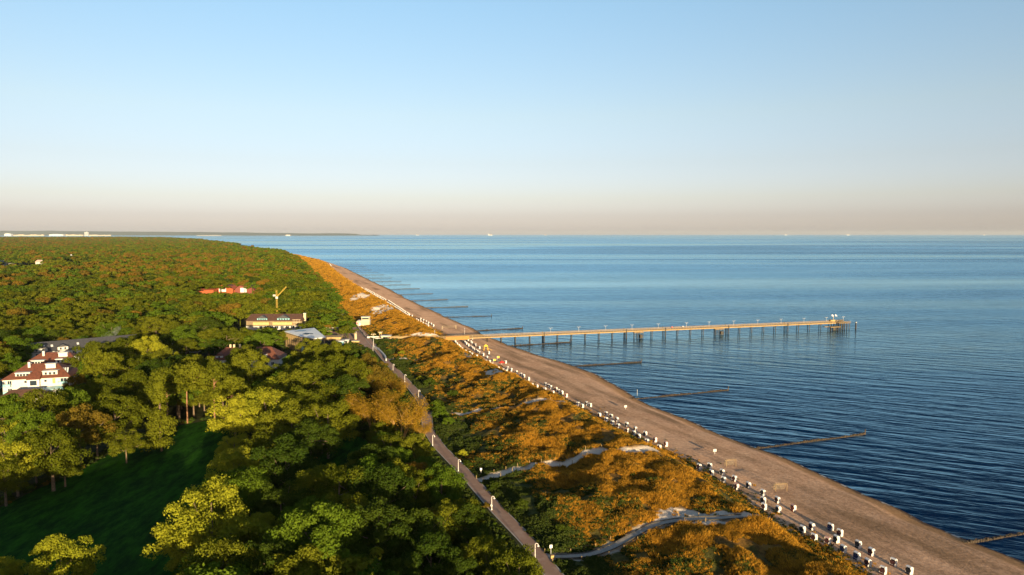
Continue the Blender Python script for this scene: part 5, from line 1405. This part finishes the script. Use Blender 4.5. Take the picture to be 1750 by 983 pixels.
def trunk_mesh(mat, H, r, C_, seed, lo=0.45, nl=7, lean=0.3):
    g = random.Random(seed); mb = MB()
    top = (g.uniform(-lean, lean), g.uniform(-lean, lean), H * 0.72)
    pts = [(0, 0, -0.3), (0.05, 0.02, H * 0.2), (top[0] * 0.5, top[1] * 0.5, H * lo), top]
    mb.path(pts, [r * 1.25, r, r * 0.75, r * 0.3], n=7)
    idx = list(range(len(C_))); g.shuffle(idx)
    for i in idx[:nl]:
        c = C_[i]; s = g.uniform(lo * 0.8, 0.68) * H; k = min(1, max(0, (s - H * lo) / (H * 0.72 - H * lo)))
        b = (top[0] * (0.5 + 0.5 * k), top[1] * (0.5 + 0.5 * k), s)
        m_ = ((b[0] + c[0]) / 2, (b[1] + c[1]) / 2, (b[2] * 0.6 + c[2] * 0.4))
        mb.path([b, m_, tuple(c)], [r * 0.5, r * 0.34, r * 0.12], n=5)
    return mb.mesh('trunk', mat)
# unit designs: real metres, scaled a little per tree
DES = {}
def design(kind, k, H, R_, Hc, zc, nb, nl, ls, shape, leafmat, barkmat, lo=0.4, tr=0.28, nlimb=7):
    me, C_ = crown_mesh('crown', M[leafmat], 100 + len(DES) * 7 + k, R_, Hc, zc, nb, nl, ls, shape=shape)
    DES[(kind, k)] = dict(crown=me, trunk=trunk_mesh(M[barkmat], H, tr, C_, k + 5, lo, nlimb), H=H, R=R_, zc=zc)
for k in range(5): design('broad', k, 12.5 + 0.6 * k, 5.0 + 0.25 * k, 5.3, 7.3, 62, 230, 0.38, 'round', 'lf_olive', 'bark')
for k in range(3): design('pine', k, 14 + k, 4.4 + 0.3 * k, 4.6, 8.8, 60, 130, 0.46, 'pine', 'lf_pine', 'bark_pine', 0.6, 0.17, 7)
for k in range(2): design('conic', k, 14 + k, 3.4, 6.6, 7.4, 60, 110, 0.45, 'cone', 'lf_olive', 'bark', 0.7, 0.2, 3)
for k in range(3): design('shrub', k, 3, 2.5 + 0.3 * k, 2.4, 0.4, 22, 110, 0.36, 'dome', 'lf_dark', 'bark', 0.3, 0.1, 4)
# willows: fans of golden stems with fine twiggy foliage
def willow(k):
    g = random.Random(50 + k); gn = np.random.default_rng(60 + k); mb = MB(); tips = []
    for s in range(5):
        a = s * 1.256 + g.uniform(-.4, .4); ln = g.uniform(2.0, 3.2)
        p0 = (math.cos(a) * .3, math.sin(a) * .3, -0.2); p1 = (math.cos(a) * 1.0, math.sin(a) * 1.0, 3.0); p2 = (math.cos(a) * ln, math.sin(a) * ln, 6.6)
        mb.path([p0, p1, p2], [0.26, 0.2, 0.12], n=6)
        for j in range(8):
            b = lerp3(p1, p2, g.uniform(0.2, 1)); aa = a + g.uniform(-1.1, 1.1); l2 = g.uniform(1.4, 2.8)
            q = (b[0] + math.cos(aa) * l2, b[1] + math.sin(aa) * l2, b[2] + g.uniform(1.2, 3.2)); mb.path([b, q], [0.09, 0.03], n=4)
            for m_ in range(4):
                b2 = lerp3(b, q, g.uniform(0.4, 1)); a3 = aa + g.uniform(-1, 1); q2 = (b2[0] + math.cos(a3) * 1.1, b2[1] + math.sin(a3) * 1.1, b2[2] + g.uniform(.3, 1.4))
                mb.path([b2, q2], [0.035, 0.015], n=3); tips.append(q2)
            tips.append(q)
    T = np.array(tips); n = len(T) * 60; i = np.repeat(np.arange(len(T)), 60)
    P = T[i] + gn.normal(size=(n, 3)) * 0.62; Nn = gn.normal(size=(n, 3)); Nn /= np.linalg.norm(Nn, axis=1)[:, None]
    V, F = leaf_quads(P, Nn, 0.32, gn, 0.32)
    me = arr_mesh('crown', V, F, [M['lf_gold']], {'leafvar': ('FACE', 'FLOAT', gn.uniform(0, 1, n))})
    DES[('willow', k)] = dict(crown=me, trunk=mb.mesh('trunk', M['bark_willow']), H=10.5, R=5.0, zc=6.5)
def lerp3(a, b, q): return tuple(a[i] + (b[i] - a[i]) * q for i in range(3))
willow(0); willow(1)

# ------------------------------------------------------------------ single trees
TREES = []   # dict(x,y,s,kind,k,mat,px,py)
def tone_word(m): return {'lf_olive':'olive green','lf_lime':'bright yellow-green','lf_green':'fresh green','lf_dark':'dark green','lf_pine':'rust-tinted','lf_gold':'golden','lf_brown':'brownish'}[m]
def solve(cx, cy, wpx, kind, k):
    d = DES[(kind, k)]; s = 1.0; D = 300
    for _ in range(30):
        zc = 4 + d['zc'] * s; D = (CAMZ - zc) * FPX / max(6, (cy - 400)); W = wpx * D / FPX; s = s * 0.5 + 0.5 * min(1.45, max(0.45, W / (2 * d['R'])))
    x, y = at(cx, cy, 4 + d['zc'] * s); return x, y, s
def mt(cx, cy, wpx, kind='broad', mat='lf_olive', k=None, lab=None):
    nk = {'broad':5,'pine':3,'conic':2,'shrub':3,'willow':2}[kind]
    k = rnd.randrange(nk) if k is None else k
    x, y, s = solve(cx, cy, wpx, kind, k)
    TREES.append(dict(x=x, y=y, s=s, kind=kind, k=k, mat=mat, px=cx, py=cy, lab=lab, man=True))
B_ = 'broad'
for a in [(28,795,90,B_,'lf_lime'),(88,775,95,B_,'lf_olive'),(18,715,85,B_,'lf_green'),(72,712,85,B_,'lf_olive'),(135,742,80,B_,'lf_brown'),(198,708,125,B_,'lf_olive',1),(165,745,60,B_,'lf_olive'),
          (274,712,62,'conic','lf_olive',0,'narrow pointed tree standing alone at the top edge of the dark meadow'),(215,762,50,B_,'lf_olive'),
          (158,622,95,B_,'lf_olive'),(205,612,80,B_,'lf_olive'),(250,608,60,B_,'lf_lime'),(178,632,60,'pine','lf_olive'),
          (318,662,115,'pine','lf_olive'),(365,655,105,'pine','lf_olive'),(395,672,80,'pine','lf_olive'),(285,668,80,'pine','lf_olive'),(340,640,80,B_,'lf_olive'),(268,645,60,B_,'lf_dark'),
          (60,745,80,B_,'lf_green'),(8,755,75,B_,'lf_lime'),(115,700,75,B_,'lf_green'),(60,790,60,B_,'lf_olive'),(8,820,70,B_,'lf_olive'),(110,800,50,B_,'lf_olive'),
          (105,978,95,B_,'lf_lime',0,'single yellow-green tree top at the bottom edge, in front of the dark meadow'),(2,985,70,B_,'lf_lime',1,'yellow-green tree top in the bottom left corner of the photo'),
          (425,640,70,B_,'lf_olive'),(418,618,60,B_,'lf_olive'),(455,712,110,B_,'lf_lime',2,'bright yellow-green tree at the upper right corner of the meadow'),(402,722,80,B_,'lf_lime'),
          (400,768,55,B_,'lf_lime'),(455,682,70,B_,'lf_lime'),(398,805,85,B_,'lf_lime'),(446,790,80,B_,'lf_olive'),(462,768,90,B_,'lf_olive'),(425,835,90,B_,'lf_green'),
          (500,735,110,B_,'lf_olive'),(480,652,50,B_,'lf_olive'),(520,700,110,B_,'lf_olive'),(545,655,110,B_,'lf_olive'),(582,636,75,B_,'lf_olive'),(505,668,80,B_,'lf_olive'),(608,645,85,B_,'lf_olive'),
          (533,607,52,B_,'lf_olive'),(572,611,46,B_,'lf_olive'),(600,613,40,B_,'lf_dark'),(628,628,44,B_,'lf_brown'),(552,618,50,B_,'lf_olive'),(645,655,60,B_,'lf_brown'),(560,730,90,B_,'lf_olive'),(530,765,90,B_,'lf_dark'),(490,800,95,B_,'lf_dark'),
          (362,905,140,B_,'lf_lime',4,'large bright yellow-green tree right of the meadow near the bottom edge'),(438,912,85,B_,'lf_lime',3),(322,940,80,B_,'lf_lime'),(385,862,100,B_,'lf_green'),(480,870,100,B_,'lf_dark'),
          (545,935,140,B_,'lf_green',1,'big fresh green tree at the bottom edge between the bright tree and the dark ones'),(500,905,70,B_,'lf_green'),(645,915,125,B_,'lf_dark',2),(705,925,100,B_,'lf_dark'),(652,850,110,B_,'lf_dark',3),(610,878,80,B_,'lf_dark'),  # dark leaf colour here stands in for shade between the trees
          (735,965,100,B_,'lf_dark'),(600,985,90,B_,'lf_green'),(455,990,110,B_,'lf_dark'),(680,1000,100,B_,'lf_dark'),(345,985,90,B_,'lf_green'),(780,1000,80,B_,'lf_dark'),
          (638,697,88,'willow','lf_gold',0,'golden bare-stemmed willow left of its twin beside the promenade bend'),(684,716,84,'willow','lf_gold',1,'golden bare-stemmed willow right of its twin beside the promenade bend'),
          (668,668,50,'willow','lf_gold',0,'smaller golden willow behind the pair, close to the promenade'),(722,735,30,'willow','lf_gold',1,'slim golden willow sapling touching the left edge of the promenade at the bend'),
          (668,772,60,B_,'lf_olive',4),(655,742,50,B_,'lf_olive'),(590,680,80,B_,'lf_dark'),(570,690,70,B_,'lf_olive')]:
    mt(*a)
# shrubs left of the promenade
for a in [(700,792,40),(725,812,45),(752,845,50),(775,880,50),(800,905,45),(815,945,50),(845,960,50),(740,880,50),(770,930,50),(690,830,40),(722,780,34),(655,640,30),(668,652,30),(690,690,25),(850,985,50),(800,975,55)]:
    mt(*a, 'shrub', 'lf_dark')
for a in [(706,802,16),(776,838,16),(790,862,24),(786,890,40),(800,898,26),(770,886,22),(832,866,12),(665,662,24),(650,628,26)]: mt(*a, 'shrub', 'lf_brown')
# shrubs in the dunes right of the promenade
for a in [(742,700,40,'lf_green'),(752,712,36,'lf_green'),(790,775,22,'lf_lime'),(718,648,14,'lf_lime'),(686,606,14,'lf_lime'),(665,600,12,'lf_green'),(735,658,26,'lf_dark'),(750,690,20,'lf_dark'),(765,725,24,'lf_green'),(800,795,20,'lf_dark'),(845,835,24,'lf_dark'),(890,870,28,'lf_dark'),(960,905,30,'lf_dark'),(775,672,22,'lf_dark')]:
    mt(a[0], a[1], a[2], 'shrub', a[3])

BOXES = [(-40,588,112,676,283),(45,577,228,600,345),(262,578,330,596,345),(405,535,523,558,462),(483,560,560,602,372),(352,588,480,616,336),(448,600,472,628,334),
         (333,483,436,499,735),(548,543,640,606,395),(468,497,480,537,500),(0,438,76,452,1400),(108,434,136,447,1500),(145,440,160,446,1500),(178,437,190,443,1500),(605,540,634,558,420),(640,570,760,582,420),(478,562,486,575,380)]
def blocked(x, y, H, R_):
    a = proj(x, y, 4 + H); b = proj(x, y, 4 + H * 0.35)
    if a is None or b is None: return False
    r = R_ * FPX / max(y, 1) * 0.85
    for (x0, y0, x1, y1, D) in BOXES:
        if y < D and a[0] + r > x0 and a[0] - r < x1 and a[1] < y1 - 1 and b[1] > y0: return True
    return False
FOREST = []
def rightlimit(y):
    e = xp(y) - PW
    return e - 9 if y < 462 else e + np.interp(y, [462, 900, 2400], [-1, 3, 5])
man = [(t['x'], t['y'], DES[(t['kind'], t['k'])]['R'] * t['s']) for t in TREES if t['kind'] != 'shrub']
BT = np.array([(a, b, r) for a, b, r in BUILT])
y = -70.0
cand = []
while y < 9300:
    sp = 7.6 if y < 330 else (11.2 if y < 1200 else (11.2 + (y - 1200) / 1800 * 4 if y < 3000 else 15 + (y - 3000) / 6000 * 12))
    xr = float(rightlimit(y)); xl = -(0.80 * y + 60) if y > 240 else -(0.80*max(y, 60)+70)
    n = int((xr - xl) / sp)
    for i in range(n):
        x = xr - 2 - i * sp - rnd.uniform(0, sp * 0.7); yy = y + rnd.uniform(-0.4, 0.4) * sp
        cand.append((x, yy, sp))
    y += sp * 0.92
print('candidates', len(cand))
prnoise = lambda x, y: float(fbm(N1, x / 160, y / 200, 3))
for (x, yy, sp) in cand:
    p_ = proj(x, yy, 12)
    vis = p_ is not None and -30 < p_[0] < 1780 and p_[1] < 1010
    if yy < 235:
        if vis and inpoly(x, yy, [at(*q, 12) for q in [(-400,1100),(-400,380),(1800,380),(1800,1100)]]) : 
            if p_[1] < 990: continue
    if inpoly(x, yy, MEADOW) and yy > 95: continue
    if inpoly(x, yy, CLEARING): continue
    if yy < 235 and x < -0.3 * yy - 12 and yy > 118: continue
    if len(BT) and yy < 1800:
        if (np.hypot(BT[:, 0] - x, BT[:, 1] - yy) < BT[:, 2] + 2).any(): continue
    if yy < 520 and any(math.hypot(a - x, b - yy) < r * 0.9 + 2.2 for a, b, r in man): continue
    far = yy > 3000
    zone = p_ is not None and 175 < p_[0] < 445 and 438 < p_[1] < 502
    pn = prnoise(x, yy)
    r_ = rnd.random()
    if zone and r_ < 0.26: kind, mat = 'pine', 'lf_pine'
    elif p_ is not None and p_[1] < 560 and p_[0] < 180 and pn > 0.58 and r_ < 0.25: kind, mat = 'pine', 'lf_pine'
    elif r_ < 0.07: kind, mat = 'pine', rnd.choice(['lf_pine', 'lf_olive'])
    else: kind, mat = 'broad', rnd.choices(['lf_olive', 'lf_green', 'lf_dark', 'lf_brown'], [6.5, 3.0, 1.2, 0.3])[0]
    if far and rnd.random() < 0.08: mat = 'lf_brown'
    k = rnd.randrange(3 if kind == 'pine' else 5)
    d = DES[(kind, k)]; s = rnd.uniform(0.68, 1.22) * (1.0 if yy < 1200 else min(2.0, sp / 10.5))
    if x > float(rightlimit(yy)) - 16: s *= 0.75
    if blocked(x, yy, d['H'] * s, d['R'] * s): continue
    FOREST.append(dict(x=x, y=yy, s=s, kind=kind, k=k, mat=mat, px=p_[0] if p_ else -999, py=p_[1] if p_ else 0, lab=None, man=False, vis=vis))
print('forest', len(FOREST))
visible = [t for t in FOREST if t['vis'] and t['y'] > 100]
visible.sort(key=lambda t: t['y'])
ntree = 300 - sum(1 for t in TREES if t['kind'] != 'shrub')
single = visible[:ntree]; sid = set(id(t) for t in single)
TREES += single
rest = [t for t in FOREST if id(t) not in sid]

LAND = [('the white villas', 60, 640), ('the event hall', 520, 585), ('the red roof house', 418, 608), ('the hotel', 468, 550), ('the apartment house', 150, 588),
        ('the yellow crane', 475, 515), ('the arched halls', 385, 492), ('the dark meadow', 200, 800), ('the golden willows', 660, 705), ('the guest houses', 295, 588), ('the promenade', 800, 850), ('the plaza', 600, 565)]
NUMW = ['nearest','second nearest','third nearest','fourth nearest','fifth nearest','sixth nearest','seventh nearest','eighth nearest','ninth nearest','tenth nearest','eleventh nearest','twelfth nearest','thirteenth nearest','fourteenth nearest','fifteenth nearest','sixteenth nearest','seventeenth nearest','eighteenth nearest','nineteenth nearest','twentieth nearest']
def rel(px, py, L):
    dx = px - L[1]; dy = py - L[2]
    if abs(dx) > abs(dy) * 1.2: return 'right of' if dx > 0 else 'left of'
    return 'in front of' if dy > 0 else 'behind'
buckets = {}
KN = {'broad': 'rounded tree', 'pine': 'bare-trunked pine', 'conic': 'pointed narrow tree', 'willow': 'golden willow', 'shrub': 'low bushy shrub'}
for t in TREES:
    if t['lab']: continue
    L = min(LAND, key=lambda q: math.hypot(q[1] - t['px'], (q[2] - t['py']) * 1.6))
    d = math.hypot(L[1] - t['px'], (L[2] - t['py']) * 1.6)
    key = (tone_word(t['mat']), KN[t['kind']], rel(t['px'], t['py'], L), L[0]); buckets.setdefault(key, []).append((d, t))
for key, lst in buckets.items():
    lst.sort(key=lambda q: q[0])
    for i, (d, t) in enumerate(lst):
        base = '%s %s %s %s' % key
        t['lab'] = base if len(lst) == 1 else base + (', %s to it' % NUMW[i] if i < len(NUMW) else ', among the farthest from it')
NAMEK = {'broad': ('broadleaf_tree', 'tree', 'broadleaf trees of the coastal forest'), 'pine': ('pine_tree', 'pine tree', 'pines with bare trunks in the coastal forest'), 'conic': ('pointed_tree', 'tree', None),
         'willow': ('willow_tree', 'willow', 'golden willows beside the promenade'), 'shrub': ('shrub', 'shrub', 'shrubs beside the promenade and in the dunes')}
for t in TREES:
    nm, cat, grp = NAMEK[t['kind']]; d = DES[(t['kind'], t['k'])]
    z = 4.0 if t['x'] < xp(t['y']) else float(dune_top(t['x'], t['y']))
    o = thing(nm, t['lab'], cat, (t['x'], t['y'], z), rnd.uniform(0, 6.28), grp)
    wd = 1.3 if (not t['man'] and t['kind'] == 'broad' and t['y'] > 330) else 1.0
    o.scale = (t['s'],) * 3 if t['kind'] in ('willow', 'shrub') else (t['s'] * wd, t['s'] * wd, t['s'] * rnd.uniform(0.92, 1.08))
    a = link('trunk', d['trunk'], o); b = link('crown', d['crown'], o)
    b.material_slots[0].link = 'OBJECT'; b.material_slots[0].material = M[t['mat']]

# ------------------------------------------------------------------ instanced 'stuff': one object holding its own prototypes and points
def scatter(name, protos, pts, label, cat):
    """protos: list of (V, F4, var, matname); pts: list/array rows x,y,z,scale,rot,kind.  Geometry nodes turn the loose points into instances."""
    mats = []; Vs = []; Fs = []; fi = []; fv = []; pid = []; off = 0
    for k, (V, F, var, mn) in enumerate(protos):
        if mn not in mats: mats.append(mn)
        Vs.append(V); Fs.append(F + off); off += len(V); fi.append(np.full(len(F), mats.index(mn))); fv.append(var); pid.append(np.full(len(V), k))
    pts = np.asarray(pts, float); npnt = len(pts)
    V = np.concatenate(Vs + [pts[:, :3]]); F = np.concatenate(Fs)
    isp = np.concatenate(pid + [100 + pts[:, 5].astype(int)])
    wd = pts[:, 6] if pts.shape[1] > 6 else np.ones(npnt)
    scl = np.concatenate([np.ones((off, 3)), np.stack([pts[:, 3] * wd, pts[:, 3] * wd, pts[:, 3]], 1)]); rot = np.zeros((len(V), 3)); rot[off:, 2] = pts[:, 4]
    me = arr_mesh(name, V, F, [M[m_] for m_ in mats], {'leafvar': ('FACE', 'FLOAT', np.concatenate(fv)), 'pid': ('POINT', 'INT', isp.astype(np.int32)),
                  'scl': ('POINT', 'FLOAT_VECTOR', scl), 'rot': ('POINT', 'FLOAT_VECTOR', rot)})
    me.polygons.foreach_set('material_index', np.concatenate(fi).astype(np.int32)); me.update()
    o = link(name, me); tag(o, label, cat, kind='stuff')
    ng = bpy.data.node_groups.new(name + '_nodes', 'GeometryNodeTree')
    ng.interface.new_socket('Geometry', in_out='INPUT', socket_type='NodeSocketGeometry'); ng.interface.new_socket('Geometry', in_out='OUTPUT', socket_type='NodeSocketGeometry')
    gi = ng.nodes.new('NodeGroupInput'); go = ng.nodes.new('NodeGroupOutput'); jn = ng.nodes.new('GeometryNodeJoinGeometry')
    def sep(val):
        na = ng.nodes.new('GeometryNodeInputNamedAttribute'); na.data_type = 'INT'; na.inputs['Name'].default_value = 'pid'
        cp = ng.nodes.new('FunctionNodeCompare'); cp.data_type = 'INT'; cp.operation = 'EQUAL'
        ia = [s for s in cp.inputs if s.type == 'INT' and s.enabled]; 
        ng.links.new([s for s in na.outputs if s.enabled and s.name == 'Attribute'][0], ia[0]); ia[1].default_value = val
        sg = ng.nodes.new('GeometryNodeSeparateGeometry'); sg.domain = 'POINT'
        ng.links.new(gi.outputs[0], sg.inputs['Geometry']); ng.links.new(cp.outputs['Result'], sg.inputs['Selection']); return sg.outputs['Selection']
    for k in range(len(protos)):
        p_ = sep(k); q_ = sep(100 + k)
        g2 = ng.nodes.new('GeometryNodeGeometryToInstance'); ng.links.new(p_, g2.inputs[0])
        ip = ng.nodes.new('GeometryNodeInstanceOnPoints'); ng.links.new(q_, ip.inputs['Points']); ng.links.new(g2.outputs[0], ip.inputs['Instance'])
        r_ = ng.nodes.new('GeometryNodeInputNamedAttribute'); r_.data_type = 'FLOAT_VECTOR'; r_.inputs['Name'].default_value = 'rot'
        s_ = ng.nodes.new('GeometryNodeInputNamedAttribute'); s_.data_type = 'FLOAT_VECTOR'; s_.inputs['Name'].default_value = 'scl'
        ng.links.new([s for s in r_.outputs if s.enabled and s.name == 'Attribute'][0], ip.inputs['Rotation']); ng.links.new([s for s in s_.outputs if s.enabled and s.name == 'Attribute'][0], ip.inputs['Scale'])
        ng.links.new(ip.outputs[0], jn.inputs[0])
    ng.links.new(jn.outputs[0], go.inputs[0])
    md = o.modifiers.new('instances', 'NODES'); md.node_group = ng
    return o
# forest beyond the single trees
MK = ['lf_olive', 'lf_green', 'lf_dark', 'lf_brown', 'lf_pine']
def trunk_quads(H, r):
    mb = MB(); mb.path([(0,0,0),(0,0,H*0.4),(0.2,0.1,H*0.8)],[r,r*.8,r*.4],n=4)
    F = [f for f in mb.f if len(f) == 4]; return np.array(mb.v, float), np.array(F)
def fproto(seed, kind, nb, nl, ls, mat):
    if kind == 'pine': V, F, var, _ = crown_arrays(seed, 4.2, 2.4, 11.5, nb, nl, ls, shape='pine'); H = 14
    else: V, F, var, _ = crown_arrays(seed, 5.4, 4.6, 8.2, nb, nl, ls, shape='round'); H = 12
    tv, tf = trunk_quads(H, 0.3)
    return np.concatenate([V, tv]), np.concatenate([F, tf + len(V)]), np.concatenate([var, np.zeros(len(tf))]), mat
def nearness(y): return 0 if y < 900 else 1
PR = []; KEY = {}
for lod, (nb, nl, ls) in enumerate([(28, 90, 0.74), (16, 32, 1.8)]):
    for mi_, mn in enumerate(MK):
        kind = 'pine' if mn == 'lf_pine' else 'broad'
        for v in range(3 if mn == 'lf_olive' else 2):
            KEY.setdefault((lod, mn), []).append(len(PR)); PR.append(fproto(500 + len(PR), kind, nb, nl, ls, mn))
pts = []
for t in rest:
    lod = nearness(t['y']); k = rnd.choice(KEY[(lod, t['mat'] if t['mat'] in MK else 'lf_olive')])
    pts.append((t['x'], t['y'], 3.95, t['s'], rnd.uniform(0, 6.28), k, 1.45 if t['kind'] == 'broad' and t['y'] > 330 else 1.0))
scatter('distant_forest', PR, pts, 'dense mixed forest stretching from behind the village to the headland', 'forest')

# undergrowth beneath and beside the trees left of the promenade, and rough ground cover in the dunes
def dome_proto(seed, R_, Hc, nb, nl, ls, mat):
    V, F, var, _ = crown_arrays(seed, R_, Hc, 0.05, nb, nl, ls, shape='dome'); return V, F, var, mat
und = []
PR = [dome_proto(900+i, 1.3, 1.1, 10, 40, 0.3, 'lf_rose') for i in range(3)] + [dome_proto(910, 1.2, 1.2, 10, 40, 0.3, 'lf_green'), dome_proto(911, 1.0, 1.1, 9, 36, 0.26, 'lf_brown')]
for _ in range(15000):
    yy = 90 * (5.2 ** rnd.random()); e = float(xp(yy)) - PW
    x = e - 1.6 - (rnd.random() ** 1.5) * 70
    if inpoly(x, yy, MEADOW) or inpoly(x, yy, CLEARING) or inpoly(x, yy, PLAZA): continue
    if (np.hypot(BT[:, 0] - x, BT[:, 1] - yy) < BT[:, 2] * 0.8).any(): continue
    und.append((x, yy, 3.9, rnd.uniform(0.5, 1.15) * min(1, 0.35 + (e - x) / 8), rnd.uniform(0, 6.28), rnd.choices(range(5), [3, 3, 3, 1, 0.7])[0]))
# hedge line along the far-left edge of the meadow
for a, b in zip(MEADOW[1:7], MEADOW[2:8]):
    for q in np.linspace(0, 1, 26):
        x, yy = lerp(a, b, q); und.append((x + rnd.uniform(-4, 0), yy + rnd.uniform(0, 4), 3.9, rnd.uniform(0.5, 1.2), rnd.uniform(0, 6), rnd.randrange(5)))
scatter('undergrowth', PR, und, 'dark undergrowth and low bushes filling the ground between promenade and trees', 'undergrowth')

# dune grass: tufts of blades; green plants; sparse toward sand
def tuft(seed, n, h, spread, w_, mat):
    g = np.random.default_rng(seed); V = []; F = []
    for i in range(n):
        a = g.uniform(0, 2*math.pi); r = math.sqrt(g.uniform()) * spread; b = np.array([math.cos(a)*r, math.sin(a)*r, -0.05])
        hh = h * g.uniform(0.55, 1.15); le = np.array([math.cos(a), math.sin(a), 0]) * hh * g.uniform(0.05, 0.55) + g.normal(size=3) * 0.06
        t_ = g.uniform(0, math.pi); wv = np.array([math.cos(t_), math.sin(t_), 0]) * w_
        o_ = len(V); V += [b - wv/2, b + wv/2, b + le*0.8 + [0,0,hh*0.8] + wv*0.35, b + le + [0,0,hh]]; F.append((o_, o_+1, o_+2, o_+3))
    return np.array(V), np.array(F), g.uniform(0, 1, n), mat
PR = [tuft(700+i, 60, 0.75, 0.55, 0.10, 'grass_gold') for i in range(4)] + [tuft(720+i, 46, 0.45, 0.6, 0.12, 'grass_green') for i in range(2)] + [dome_proto(930+i, 0.8, 0.55, 9, 30, 0.22, 'lf_rose') for i in range(3)]
def dune_points(n, y0, y1, smul, seed):
    g = np.random.default_rng(seed)
    y = y0 * (y1 / y0) ** g.random(n); a = xp(y) + PW + 0.4; b = xd(y); u = g.random(n); x = a + (b - a) * u + 0
    tail = g.random(n) < 0.05; x = np.where(tail, b + g.exponential(1.2, n), x)
    keep = np.ones(n, bool)
    for P, hw in zip(PATHS, PATH_HW): keep &= pdist(x, y, P) > hw + 0.35
    keep &= g.random(n) > sandy_mask(x, y) * 0.97
    dens = fbm(N4, x / 4.5, y / 6, 3); keep &= (dens > 0.34)
    for cx_, cy_, r in BUILT:
        if cx_ > -140 and 300 < cy_ < 460: keep &= np.hypot(x - cx_, y - cy_) > r
    gm = green_mask(x, y); z = np.where(tail, beach_z(x, y), dune_top(x, y, np.clip(u, 0, 1)))
    isg = g.random(n) < gm
    k = np.where(isg, np.where(g.random(n) < np.where(u < 0.4, 0.62, 0.15), 6 + g.integers(0, 3, n), 4 + g.integers(0, 2, n)), np.where(g.random(n) < 0.10, 4 + g.integers(0, 2, n), g.integers(0, 4, n)))
    s = g.uniform(0.6, 1.3, n) * smul * np.where(tail, 0.6, 1) * (0.75 + 0.7 * sstep(0.4, 0.7, dens))
    A_ = np.stack([x, y, z - 0.03, s, g.uniform(0, 6.28, n), k], 1)[keep]
    return A_
pts = np.concatenate([dune_points(120000, 95, 330, 0.72, 1), dune_points(60000, 330, 620, 1.0, 2), dune_points(40000, 620, 2300, 1.8, 3)])
print('tufts', len(pts))
scatter('dune_grass', PR, pts, 'golden marram grass and green low plants covering the dunes', 'dune grass')
# meadow edge: rough grass fringe
# steam plume over the long dark roof
x, y = at(160, 585, 11)
mt_, t_, p_ = newmat('steam'); t_.nodes.remove(p_)
out = [n for n in t_.nodes if n.type == 'OUTPUT_MATERIAL'][0]; pv = node(t_, 'ShaderNodeVolumePrincipled'); pv.inputs['Color'].default_value = (0.85, 0.87, 0.9, 1)
tc = node(t_, 'ShaderNodeTexCoord').outputs['Object']
dn = ramp(t_, noise(t_, tc, 0.35, 4), 0.45, 0.72, (0,0,0), (0.09,)*3); t_.links.new(dn, pv.inputs['Density']); t_.links.new(pv.outputs[0], out.inputs['Volume'])
V = []; F = []; n = 10; prof = [(0,0,0.3),(1.6,1.2,1.3),(4,3,2.0),(7,5,2.6),(10,7.5,2.4),(12.5,10,1.2),(13.2,11,0.2)]
for i, (dx_, dz_, r) in enumerate(prof):
    for k in range(n): a = 2*math.pi*k/n; V.append((dx_ - r*0.4*math.sin(a), r*math.cos(a), dz_ * 0.75 + r*(0.8+0.25*math.sin(2.3*i+k))*math.sin(a)))
for i in range(len(prof)-1):
    for k in range(n): F.append((i*n+k, i*n+(k+1)%n, (i+1)*n+(k+1)%n, (i+1)*n+k))
F.append(tuple(range(n))[::-1]); F.append(tuple((len(prof)-1)*n+k for k in range(n)))
me = bpy.data.meshes.new('steam_plume'); me.from_pydata(V, [], F); me.materials.append(mt_); me.update()
tag(link('steam_plume', me, None, (x, y + 4, 11)), 'white steam plume drifting up to the right from the long dark roof', 'steam', kind='stuff')

# ------------------------------------------------------------------ air
mh, th, ph = newmat('sea_air'); th.nodes.remove(ph)
oh = [n for n in th.nodes if n.type == 'OUTPUT_MATERIAL'][0]; vh = node(th, 'ShaderNodeVolumePrincipled')
vh.inputs['Color'].default_value = (0.50, 0.56, 0.62, 1); vh.inputs['Density'].default_value = HAZE; vh.inputs['Anisotropy'].default_value = 0.0
th.links.new(vh.outputs[0], oh.inputs['Volume'])
mb = MB(); mb.box(-61000, -21000, -6.0, 61000, 66000, 260.0)
tag(obj('haze', mb, mh), 'thin pale haze lying over land and sea towards the horizon', 'haze', kind='stuff')
